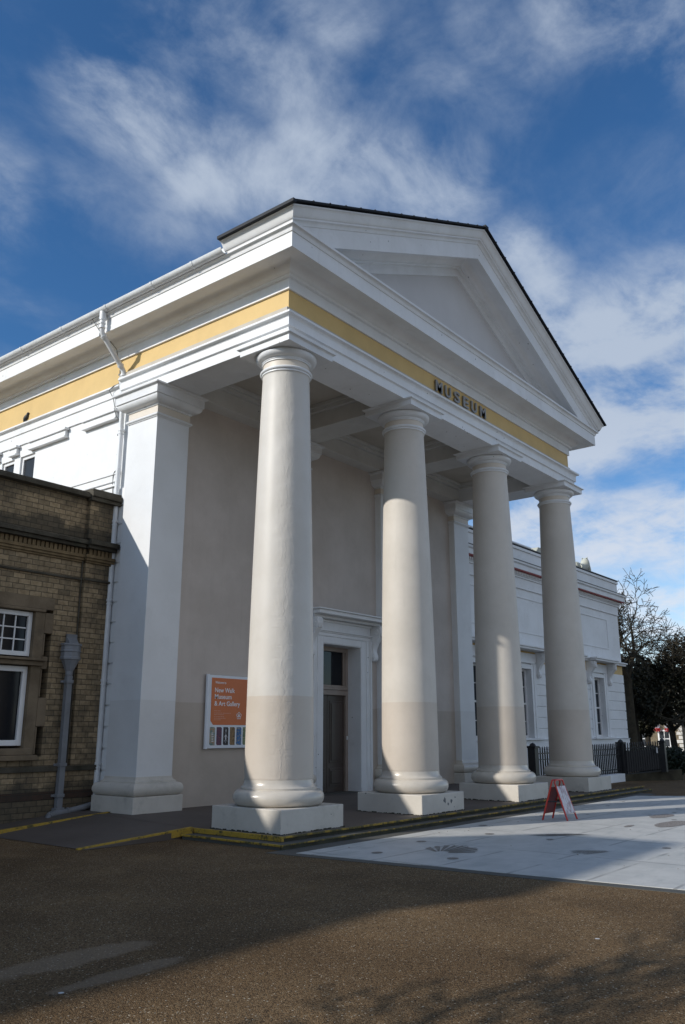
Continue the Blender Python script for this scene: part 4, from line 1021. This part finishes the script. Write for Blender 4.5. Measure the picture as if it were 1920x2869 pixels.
# ------------------------------------------------------------------ pigeon
def pigeon(x, y, z):
    t = thing('pigeon', (x, y, z), 'small dark pigeon perched on the ledge under the yellow frieze', 'bird')
    mb = MB()
    def ell(c, r, n=12):
        rings = []
        for i in range(1, n):
            th = math.pi*i/n; rings.append([(c[0]+r[0]*math.sin(th)*math.cos(2*math.pi*k/n), c[1]+r[1]*math.sin(th)*math.sin(2*math.pi*k/n), c[2]-r[2]*math.cos(th)) for k in range(n)])
        mb.loft(rings, closed=True, smooth=True, caps=True)
    mb.tube([(x+0.0, y+0.075, z+0.015), (x, y+0.03, z+0.045), (x, y-0.01, z+0.075), (x, y-0.025, z+0.105), (x, y-0.03, z+0.125)], [0.010, 0.036, 0.038, 0.022, 0.018], 12)
    ell((x, y-0.035, z+0.128), (0.019, 0.022, 0.019))
    mb.tube([(x, y-0.052, z+0.126), (x, y-0.072, z+0.121)], [0.006, 0.002], 6)
    for s_ in (-1, 1): mb.tube([(x+s_*0.013, y+0.005, z+0.03), (x+s_*0.013, y, z)], 0.004, 5)
    build('body', mb, M['bird'], t)
pigeon(-0.248, 5.46, 5.849)

# ------------------------------------------------------------------ brick building on the left
YB = 3.0; BX1 = -0.205
bk = thing('brick_building', (-3, YB, 0), 'soot-stained buff brick building with white windows left of the museum', 'building')
W0, W1 = -2.75, -1.13         # stone window surround
UX0, UX1 = -2.62, -1.265
mb = MB().box(-9.0, W0-0.13, YB, 11, GZ-0.05, 4.03).box(W1+0.12, BX1, YB, 11, GZ-0.05, 4.03).box(W0-0.13, W1+0.12, YB, 11, 2.63, 4.03).box(W0-0.13, W1+0.12, YB, 11, GZ-0.05, 0.70)
bwall = build('brick_wall', mb, M['brick'], bk)
mb = MB().box(-0.625, BX1, YB-0.055, YB-0.001, 0.58, 3.15).box(-0.625, BX1, YB-0.055, YB-0.001, 3.48, 4.05)
mb.box(-9, BX1, YB-0.045, YB-0.001, GZ-0.05, 0.20)
build('brick_pilaster', mb, M['brick'], bk, bevel=0.004)
build('red_brick_course', MB().box(-9, BX1, YB-0.050, YB-0.0015, 0.202, 0.29), M['redbrick'], bk)
mb = MB().box(-9, BX1, YB-0.045, YB-0.001, 0.292, 0.52)
build('brick_plinth', mb, M['brick'], bk)
mb = MB().box(-9, BX1, YB-0.075, YB-0.0012, 0.522, 0.585)
mb.box(-9, -0.655, YB-0.10, YB+0.4, 4.032, 4.085).box(-9, -0.66, YB-0.06, YB+0.35, 4.085, 4.115)
mb.box(-0.655, BX1+0.04, YB-0.145, YB+0.42, 4.052, 4.12).box(-0.64, BX1+0.03, YB-0.11, YB+0.40, 4.12, 4.165).box(-0.66, BX1+0.04, YB-0.12, YB, 4.00, 4.052)
mb.box(-9, -0.66, YB-0.13, YB-0.001, 3.385, 3.44).box(-9, -0.66, YB-0.09, YB-0.0015, 3.34, 3.385).box(-0.66, BX1, YB-0.19, YB-0.057, 3.385, 3.45).box(-0.65, BX1, YB-0.14, YB-0.057, 3.34, 3.385)
mb.box(-9, -0.626, YB-0.028, YB-0.001, 2.915, 2.945).box(-0.64, BX1, YB-0.083, YB-0.057, 2.915, 2.945)
mb.tube([(-0.655, YB-0.02, 0.6), (-0.655, YB-0.02, 3.33)], 0.012, 6)
build('coping', mb, M['darkstone'], bk, bevel=0.008)
# soldier course and moulded brick band
mb = MB()
x = -4.2
while x < BX1-0.03:
    yy = YB-0.001 if x < -0.66 else YB-0.057
    mb.box(x, x+0.045, yy-0.030, yy, 3.262, 3.338); x += 0.062
mb.box(-9, -0.64, YB-0.055, YB-0.0012, 3.215, 3.258).box(-9, -0.64, YB-0.040, YB-0.0012, 3.180, 3.213).box(-9, -0.64, YB-0.022, YB-0.0012, 3.152, 3.178)
mb.box(-0.66, BX1, YB-0.112, YB-0.057, 3.215, 3.258).box(-0.65, BX1, YB-0.098, YB-0.057, 3.180, 3.213).box(-0.64, BX1, YB-0.080, YB-0.057, 3.152, 3.178)
build('moulded_brick_band', mb, mat('moulded_brick', (0.22, 0.155, 0.08), 0.9, 0.2, 6, 0.5, 30, dirt=0.5, dirtcol=(0.05, 0.04, 0.025)), bk, bevel=0.005)
# window surround
mb = MB().box(W0-0.12, W1+0.12, YB-0.018, YB+0.10, 2.475, 2.628).box(W0-0.06, W1, YB-0.035, YB+0.10, 2.44, 2.474)
for x0, x1 in ((W1-0.13, W1+0.005), (W0-0.005, W0+0.13)):
    mb.box(x0, x1, YB-0.012, YB+0.2, 0.72, 2.439)
for z0, z1, w in ((0.72, 1.05, 0.0), (1.05, 1.40, 0.10), (1.40, 1.74, 0.0), (1.74, 1.90, 0.06), (1.90, 2.18, 0.0), (2.18, 2.44, 0.10)):
    mb.box(W1+0.006, W1+0.03+w, YB-0.010, YB+0.1, z0+0.003, z1-0.003)
    mb.box(W0-0.03-w, W0-0.006, YB-0.010, YB+0.1, z0+0.003, z1-0.003)
mb.box(W0-0.04, W1+0.035, YB-0.10, YB+0.2, 1.832, 1.862).box(W0-0.02, W1+0.0, YB-0.06, YB+0.2, 1.775, 1.830).box(W0-0.06, W1+0.02, YB-0.09, YB+0.2, 0.66, 0.72).box(W0, W1-0.04, YB-0.06, YB+0.2, 0.721, 0.80)
build('window_surround', mb, M['stone'], bk, bevel=0.008)
def annex_window(z0, z1, grid, fw=0.055):
    w = part('window', bk, ((UX0+UX1)/2, YB, z0)); fy = YB+0.045
    f = MB().box(UX0, UX0+fw, fy, fy+0.08, z0, z1).box(UX1-fw, UX1, fy, fy+0.08, z0, z1).box(UX0+fw, UX1-fw, fy, fy+0.08, z1-fw, z1).box(UX0+fw, UX1-fw, fy, fy+0.08, z0, z0+fw)
    if grid:
        n = 8; st = (UX1-UX0-2*fw)/n
        for i in range(1, n): f.box(UX0+fw+i*st-0.008, UX0+fw+i*st+0.008, fy+0.02, fy+0.06, z0+fw, z1-fw)
        hs = (z1-z0-2*fw)/3
        for i in (1, 2):
            for j in range(n): f.box(UX0+fw+j*st+0.008, UX0+fw+(j+1)*st-0.008, fy+0.021, fy+0.059, z0+fw+i*hs-0.008, z0+fw+i*hs+0.008)
    else:
        f.box(UX0+0.62, UX0+0.68, fy, fy+0.07, z0+fw, z1-fw)
    build('frame', f, M['frame'], w, bevel=0.003)
    build('pane', MB().box(UX0+fw*0.5, UX1-fw*0.5, fy+0.035, fy+0.04, z0+fw*0.5, z1-fw*0.5), M['glass'], w)
annex_window(1.890, 2.432, True); annex_window(0.83, 1.765, False, 0.065)
# hopper head and square downpipe
hp = part('rainwater_pipe', bk, (-0.80, YB-0.09, 0))
HX, HY = -0.775, YB-0.095
def octring(r, z, ry=None):
    ry = ry or r*0.8; return [(HX+r*math.cos(math.pi/8+i*math.pi/4), HY+ry*math.sin(math.pi/8+i*math.pi/4), z) for i in range(8)]
mb = MB().loft([octring(r, z) for r, z in ((0.038, 1.66), (0.05, 1.69), (0.052, 1.73), (0.065, 1.75), (0.10, 1.83), (0.118, 1.865), (0.135, 1.875), (0.135, 1.905), (0.126, 1.91), (0.126, 1.965), (0.136, 1.97), (0.136, 1.985), (0.128, 1.99), (0.128, 2.045), (0.14, 2.05), (0.14, 2.075), (0.12, 2.075), (0.12, 2.02))], closed=True, caps=True)
mb.box(HX-0.04, HX+0.11, YB-0.05, YB-0.02, 2.04, 2.20)
mb.prism([(HX-0.035, HY-0.03, 2.06), (HX-0.035, YB-0.02, 2.06), (HX-0.035, YB-0.02, 2.19)], (0.14, 0, 0))
build('hopper_head', mb, M['greypipe'], hp, bevel=0.003)
mb = MB().box(HX-0.038, HX+0.038, HY-0.032, HY+0.035, 0.10, 1.67)
for z in (1.60, 0.60, 0.24):
    mb.box(HX-0.050, HX+0.050, HY-0.042, HY+0.045, z-0.02, z+0.02)
    mb.box(HX-0.085, HX+0.06, HY+0.03, YB-0.048, z-0.014, z+0.014)
mb.box(HX-0.06, HX+0.06, HY-0.05, HY+0.05, 0.05, 0.10)
build('square_pipe', mb, M['greypipe'], hp, bevel=0.004)
mb = MB().tube([(-0.26, 2.88, 0.12), (-0.45, 2.87, 0.085), (-0.66, 2.86, 0.055), (-0.78, 2.855, 0.04), (-0.90, 2.84, 0.03), (-0.96, 2.81, 0.010), (-0.985, 2.77, -0.025)], 0.036, 12)
mb.tube([(HX, HY, 0.09), (HX-0.03, HY-0.03, 0.05), (-0.86, 2.85, 0.035)], 0.038, 10)
for p, q in (((-0.655, 2.86, 0.056), (-0.68, 2.86, 0.052)), ((-0.93, 2.826, 0.022), (-0.95, 2.815, 0.012)), ((-0.90, 2.84, 0.03), (-0.92, 2.834, 0.024))): mb.tube([p, q], 0.046, 12)
build('drain_branch', mb, M['greypipe'], hp)
# unseen block added farther left, shaped to throw the forecourt shadows
mb = MB().box(-26, -12.9, YB+0.05, 12, GZ, 6.30)
build('shadow_block', mb, M['brick'], bk)
build('shadow_block_top', MB().box(-26, -16.3, YB-0.05, YB+0.5, 6.30, 7.56).prism([(-16.3, 2.95, 6.31), (-16.3, 2.95, 8.1), (-16.3, 4.26, 8.1), (-16.3, 5.1, 6.9), (-16.3, 5.6, 6.31)], (3.45, 0, 0)), M['darkstone'], bk)

# ------------------------------------------------------------------ railings and low wall in front of the wing
FA, FB, FC = (8.0, 0.9), (12.47, 0.9), (13.05, 0.15)
lw = build('low_wall', MB(), M['lowwall']) if False else None
def seg_box(mb, p, q, w, z0, z1, z0b=None, z1b=None):
    p, q = Vector(p), Vector(q); t = (q-p).normalized(); n = Vector((-t.y, t.x))*w/2
    z0b = z0 if z0b is None else z0b; z1b = z1 if z1b is None else z1b
    vs = [(*(p-n), z0), (*(p+n), z0), (*(q+n), z0b), (*(q-n), z0b), (*(p-n), z1), (*(p+n), z1), (*(q+n), z1b), (*(q-n), z1b)]
    mb.add(vs, [(0, 1, 2, 3), (4, 7, 6, 5), (0, 4, 5, 1), (1, 5, 6, 2), (2, 6, 7, 3), (3, 7, 4, 0)])
mb = MB(); seg_box(mb, (12.25, 0.9), FB, 0.3, GZ, 0.05); seg_box(mb, FB, (13.62, 0.03), 0.28, GZ, 0.052, GZ, 0.15)
w_ = build('low_wall', mb, M['lowwall']); tag(w_, 'dark mossy low wall under the black railings at the right', 'wall')
mb = MB(); seg_box(mb, (8.35, 0.9), (12.20, 0.9), 0.30, GZ, 0.085)
w_ = build('white_plinth_wall', mb, M['white'], bevel=0.006); tag(w_, 'low white plinth wall carrying the railings behind the last column', 'wall')
fen = thing('iron_railings', ((FA[0]+FB[0])/2, 0.9, 0.05), 'black iron railings with pointed finials in front of the white wing', 'railings')
def posts(x, y, z0, z1, r=0.075):
    mb = MB().box(x-r, x+r, y-r, y+r, z0, z1-0.05).box(x-r*1.25, x+r*1.25, y-r*1.25, y+r*1.25, z1-0.05, z1-0.01)
    mb.lathe(x, y, [(0.0, z1-0.01), (r*0.9, z1-0.01), (r*0.6, z1+0.03), (0.0, z1+0.05)], 8)
    return build('post', mb, M['black'], fen, bevel=0.004)
posts(*FA, 0.0, 0.74); posts(*FB, 0.0, 0.77); posts(*FC, 0.1, 0.80, 0.06)
def bars(p, q, z0, z1, z0b, z1b, pitch=0.085):
    p, q = Vector(p), Vector(q); L = (q-p).length; n = int(L/pitch); mb = MB()
    for i in range(1, n):
        t = i/n; c_ = p.lerp(q, t); za = z0+(z0b-z0)*t; zb = z1+(z1b-z1)*t
        mb.box(c_.x-0.011, c_.x+0.011, c_.y-0.011, c_.y+0.011, za, zb-0.06)
        mb.lathe(c_.x, c_.y, [(0.009, zb-0.06), (0.018, zb-0.045), (0.010, zb-0.03), (0.016, zb-0.02), (0.001, zb+0.015)], 6)
    for a, b in ((-0.10, -0.085), ):
        seg_box(mb, p, q, 0.030, z1-0.125, z1-0.105, z1b-0.125, z1b-0.105)
    for fr in (0.12, 0.62):
        seg_box(mb, p, q, 0.026, z0+(z1-z0)*fr, z0+(z1-z0)*fr+0.016, z0b+(z1b-z0b)*fr, z0b+(z1b-z0b)*fr+0.016)
    return mb
build('railing_panel', bars(FA, FB, 0.085, 0.70, 0.085, 0.73, 0.10), M['black'], fen)
build('railing_panel', bars(FB, FC, 0.06, 0.73, 0.15, 0.78, 0.05), M['black'], fen)
mb = MB(); seg_box(mb, (12.54, 0.81), (13.0, 0.22), 0.012, 0.09, 0.56, 0.17, 0.60); build('dark_sheet', mb, M['black'], fen)
build('notice', MB().box(12.85, 12.93, 0.225, 0.232, 0.52, 0.64), M['frame'], fen)

# ------------------------------------------------------------------ vegetation
def leafcloud(mb, c, r, n, sz, rnd, shell_=0.4):
    for _ in range(n):
        while True:
            p = Vector((rnd.uniform(-1, 1), rnd.uniform(-1, 1), rnd.uniform(-1, 1)))
            if 0.01 < p.length < 1: break
        p = p.normalized()*(p.length**shell_)
        q = Vector((c[0]+p.x*r[0], c[1]+p.y*r[1], c[2]+p.z*r[2]))
        a = Vector((rnd.gauss(0, 1), rnd.gauss(0, 1), rnd.gauss(0, 1))).normalized(); b = a.cross(Vector((rnd.gauss(0, 1), rnd.gauss(0, 1), rnd.gauss(0, 1)))).normalized()
        s_ = sz*rnd.uniform(0.6, 1.4)
        mb.add([q-a*s_, q+b*s_*0.55, q+a*s_, q-b*s_*0.55], [(0, 1, 2, 3)])
def bush(name, c, r, label, cat, n=2600, sz=0.035, seed=1):
    rnd = random.Random(seed); t = thing(name, (c[0], c[1], GZ), label, cat)
    mb = MB()
    for i in range(26):
        a = rnd.uniform(0, 2*math.pi); e = rnd.uniform(-0.3, 1.0)
        cc = (c[0]+r[0]*0.6*math.cos(a), c[1]+r[1]*0.6*math.sin(a), c[2]+r[2]*0.55*e)
        leafcloud(mb, cc, (r[0]*0.45, r[1]*0.45, r[2]*0.45), n//26, sz, rnd, 0.33)
    leafcloud(mb, c, (r[0]*0.8, r[1]*0.8, r[2]*0.8), n//3, sz*1.6, rnd, 0.3)
    build('crown', mb, M['hedge'], t, fix=False)
    build('trunk', MB().tube([(c[0], c[1], GZ-0.02), (c[0]+0.03, c[1], c[2])], [0.05, 0.03], 8), M['barkdark'], t)
bush('clipped_bush', (13.95, 0.22, 0.26), (0.42, 0.36, 0.36), 'dark rounded clipped bush at the end of the railings', 'bush', 7000, 0.028, 3)
bush('clipped_bush', (15.2, 1.0, 0.25), (0.9, 0.7, 0.40), 'dark spreading bush behind the low wall at the right', 'bush', 6000, 0.04, 5)

def grow(mb, rnd, p, d, L, r, depth, maxd, spread=0.55, up=0.12, kids=3, curl=0.22, minr=0.0):
    n = 4; pts = [p]; rs = [r]; q = p.copy(); dd = d.copy()
    for i in range(n):
        dd = (dd+Vector((rnd.gauss(0, curl), rnd.gauss(0, curl), rnd.gauss(0, curl)*0.7+up))*0.35).normalized()
        q = q+dd*(L/n); pts.append(q.copy()); rs.append(max(r*(1-0.42*(i+1)/n), minr))
    mb.tube(pts, rs, 7 if depth < 2 else (5 if depth < 4 else 3), caps=depth == 0)
    if depth >= maxd: return
    kk = kids if depth > 0 else kids+1
    for j in range(kk):
        t = rnd.uniform(0.35, 1.0) if j else 1.0
        idx = min(int(t*n), n-1); base = pts[idx].lerp(pts[idx+1], t*n-idx) if t < 1 else pts[-1]
        ax = Vector((rnd.gauss(0, 1), rnd.gauss(0, 1), rnd.gauss(0, 1))).normalized()
        sp = spread*(0.45 if j == 0 else 1.0)*rnd.uniform(0.7, 1.3)
        nd = (dd+ax.cross(dd).normalized()*math.tan(min(sp, 1.2))).normalized()
        grow(mb, rnd, base, nd, L*rnd.uniform(0.60, 0.86), rs[idx+1]*(0.85 if j == 0 else 0.6), depth+1, maxd, spread, up, kids, curl, minr)
def bare_tree(x, y, z, h, label, seed, trunk_h=0.3, r=0.13, lean=(0, 0), maxd=6, group='bare trees beyond the museum wing', m='bark', spread=0.55, kids=3, minr=0.0045, scale=0.27, upk=0.10):
    rnd = random.Random(seed); t = thing('bare_tree', (x, y, z), label, 'tree', group)
    top = Vector((x+lean[0], y+lean[1], z+h*trunk_h))
    build('trunk', MB().tube([(x, y, z-0.1), (x+lean[0]*0.3, y+lean[1]*0.3, z+h*trunk_h*0.5), tuple(top)], [r*1.35, r*1.05, r*0.95], 10), M[m], t)
    mb = MB()
    for k in range(3):
        a = rnd.uniform(0, 6.28)+k*2.09; d = Vector((math.cos(a)*0.42, math.sin(a)*0.42, 1.0)).normalized()
        grow(mb, rnd, top-Vector((0, 0, 0.05)), d, h*scale, r*(0.85 if k == 0 else 0.6), 0, maxd, spread, upk, kids, 0.25, minr)
    build('crown', mb, M[m], t, fix=False)
    return t
bare_tree(22.0, 4.12, GZ, 5.7, 'tall bare tree with a forked trunk right beside the end of the wing', 11, 0.50, 0.19, (0, 0.0), 6, kids=3, scale=0.190, upk=0.02, spread=0.85, minr=0.0088)
bare_tree(24.0, 2.75, GZ, 4.7, 'shorter bare tree rising at the right edge of the picture', 23, 0.55, 0.12, (0, -0.1), 5, kids=4, scale=0.18, upk=0.02, spread=0.85, minr=0.008)
bare_tree(27.0, 2.0, GZ, 4.9, 'thin bare tree farthest to the right behind the dark crowns', 31, 0.5, 0.10, (0, 0), 5, kids=4, scale=0.18, upk=0.02, spread=0.85, minr=0.008)
def dark_tree(x, y, h, cr, label, seed, n=9000, leanx=0.0, leany=0.0):
    rnd = random.Random(seed); t = thing('evergreen_tree', (x, y, GZ), label, 'tree', 'dark trees beyond the museum wing')
    mb = MB().tube([(x, y, GZ-0.1), (x+leanx*0.4, y+leany*0.4, h*0.3), (x+leanx, y+leany, h*0.62)], [0.13, 0.10, 0.06], 9)
    for k in range(7):
        a = rnd.uniform(0, 6.28); z0 = h*rnd.uniform(0.25, 0.6)
        mb.tube([(x+leanx*z0/h, y+leany*z0/h, z0), (x+cr*0.4*math.cos(a), y+cr*0.4*math.sin(a), z0+0.25), (x+cr*0.85*math.cos(a), y+cr*0.85*math.sin(a), z0+0.3)], [0.05, 0.035, 0.015], 6)
    build('trunk', mb, M['barkdark'], t)
    mb = MB()
    for k in range(46):
        a = rnd.uniform(0, 6.28); rr = cr*math.sqrt(rnd.uniform(0.02, 1)); zc = h*rnd.uniform(0.42, 0.90)-0.12*rr
        leafcloud(mb, (x+rr*math.cos(a)*0.8, y+rr*math.sin(a)*0.8, zc), (cr*0.32, cr*0.32, h*0.10), n//46, 0.060, rnd, 0.45)
    build('crown', mb, M['leaf'], t, fix=False)
dark_tree(23.2, 4.35, 3.9, 0.95, 'dark evergreen nearest the wing, thick crown under the bare tree', 41, 5200)
dark_tree(24.2, 3.35, 3.8, 1.0, 'dark evergreen in the middle of the dark group', 42, 5200, 0, 0.25)
dark_tree(24.6, 2.35, 3.8, 1.0, 'dark evergreen at the right edge, crown cut by the frame', 43, 4800)
dark_tree(25.6, 5.1, 2.4, 0.6, 'low dark evergreen filling the gap behind the trunks', 45, 7000)
dark_tree(28.5, 5.8, 3.9, 1.6, 'broad dark evergreen seen behind the trunks', 44, 9000)
# a leaning green-barked limb crossing at the right
rnd = random.Random(5)
t = thing('leaning_tree', (22.6, 2.0, GZ), 'leaning bare tree with a long mossy limb reaching left at the right edge', 'tree')
build('trunk', MB().tube([(22.6, 1.75, GZ-0.1), (22.6, 1.95, 0.8), (22.7, 2.4, 1.30), (22.9, 3.1, 1.38), (23.0, 3.7, 1.62)], [0.12, 0.10, 0.075, 0.05, 0.02], 9), M['bark'], t)
mb = MB()
for k in range(12):
    q = Vector((22.7, 2.2+k*0.13, 1.2+0.03*k)); grow(mb, rnd, q, Vector((rnd.uniform(-.4, .4), rnd.uniform(-.6, .6), rnd.uniform(-0.3, 1))).normalized(), 0.55, 0.025, 2, 4, 0.6, 0.0, 3, 0.3, 0.004)
build('crown', mb, M['bark'], t, fix=False)

rnd = random.Random(12); mb = MB()
for k in range(150):
    if k % 3: x, y, z = rnd.uniform(-0.8, 8), -0.60-rnd.random()**2*0.9, None
    else: x, y, z = rnd.uniform(-4.5, 3), rnd.uniform(-5, -1), None
    z = -0.036 if (-0.80 < y < -0.65 and x > -0.8) else (0.010 if y > -0.64 else GZ+0.014)
    a = rnd.uniform(0, 6.28); r = rnd.uniform(0.006, 0.014)
    mb.add([(x+r*math.cos(a), y+r*math.sin(a), z), (x+r*0.5*math.cos(a+1.6), y+r*0.5*math.sin(a+1.6), z+0.004), (x-r*math.cos(a), y-r*math.sin(a), z+rnd.uniform(0, 0.006)), (x+r*0.5*math.cos(a-1.6), y+r*0.5*math.sin(a-1.6), z)], [(0, 1, 2, 3)])
lv = build('fallen_leaves', mb, mat('dry_leaves', (0.20, 0.12, 0.05), 0.8, 0.3, 9, 0, 9), fix=False); lv['kind'] = 'stuff'; lv['label'] = 'small dry leaves scattered along the steps and forecourt'; lv['category'] = 'leaves'

# ------------------------------------------------------------------ house in the far background
hs = thing('brick_house', (42, 10, GZ), 'distant buff brick house with white quoins and red and white hanging baskets', 'building')
HXF = 42.0
mb = MB().box(HXF, HXF+6, 8.55, 13.5, GZ-0.5, 3.4)
build('wall', mb, M['farbrick'], hs)
mb = MB()
for i in range(20):
    z = -0.3+i*0.22; w = 0.34 if i % 2 else 0.22
    mb.box(HXF-0.03, HXF-0.002, 8.52, 8.52+w, z, z+0.18)
build('quoins', mb, M['quoin'], hs, bevel=0.01)
for (y0, y1, z0, z1) in ((9.24, 9.78, 0.18, 1.0), (9.24, 9.70, 1.83, 2.60), (10.6, 11.14, 0.18, 1.0), (10.6, 11.1, 1.83, 2.6)):
    w = part('window', hs, (HXF, (y0+y1)/2, z0))
    f = MB().box(HXF-0.06, HXF-0.002, y0-0.08, y0, z0-0.06, z1+0.08).box(HXF-0.06, HXF-0.002, y1, y1+0.08, z0-0.06, z1+0.08).box(HXF-0.06, HXF-0.002, y0, y1, z1, z1+0.08).box(HXF-0.06, HXF-0.002, y0, y1, z0-0.06, z0).box(HXF-0.04, HXF-0.004, y0, y1, (z0+z1)/2-0.02, (z0+z1)/2+0.02).box(HXF-0.04, HXF-0.004, (y0+y1)/2-0.015, (y0+y1)/2+0.015, z0, z1)
    build('frame', f, M['frame'], w)
    build('pane', MB().box(HXF-0.02, HXF-0.003, y0, y1, z0, z1), M['glassgrey'], w)
build('roof', MB().prism([(HXF-0.2, 8.3, 3.4), (HXF+6.2, 8.3, 3.4), (HXF+3, 8.3, 4.3)], (0, 5.4, 0)), M['slate'], hs)
rnd = random.Random(9)
for (y, lab) in ((9.80, 'red and white flower basket hanging left of the far window'), (9.22, 'red and white flower basket hanging right of the far window')):
    t = thing('hanging_basket', (HXF-0.25, y, 1.0), lab, 'flower basket', 'hanging baskets on the far brick house')
    mb = MB(); leafcloud(mb, (HXF-0.25, y, 1.08), (0.17, 0.17, 0.10), 260, 0.03, rnd); build('red_flowers', mb, M['flower'], t, fix=False)
    mb = MB(); leafcloud(mb, (HXF-0.25, y, 1.27), (0.16, 0.16, 0.13), 260, 0.03, rnd); build('white_flowers', mb, M['flowerw'], t, fix=False)
    build('chain', MB().tube([(HXF-0.25, y, 1.3), (HXF-0.25, y, 1.6), (HXF, y, 1.62)], 0.012, 5), M['black'], t)
# pale terrace further left behind the trees
t = thing('white_terrace', (48, 20, GZ), 'pale rendered terrace glimpsed between the dark tree trunks', 'building')
build('wall', MB().box(46, 52, 13.6, 34, GZ-0.5, 2.3), M['farwhite'], t)
mb = MB()
for i in range(9):
    y = 14.2+i*2.0
    for z in (0.2, 1.3): mb.box(45.97, 45.998, y, y+0.8, z, z+0.8)
build('windows', mb, M['glassgrey'], t)
build('roof', MB().prism([(45.7, 13.4, 2.3), (52.3, 13.4, 2.3), (49, 13.4, 3.2)], (0, 21, 0)), M['slate'], t)

# ------------------------------------------------------------------ tree outside the frame on the left that dapples the forecourt
t = bare_tree(-9.4, -3.3, GZ, 3.8, 'bare forecourt tree standing left of the picture', 77, 0.40, 0.09, (0, 0), 5, group='bare trees of the forecourt', kids=3, minr=0.010)
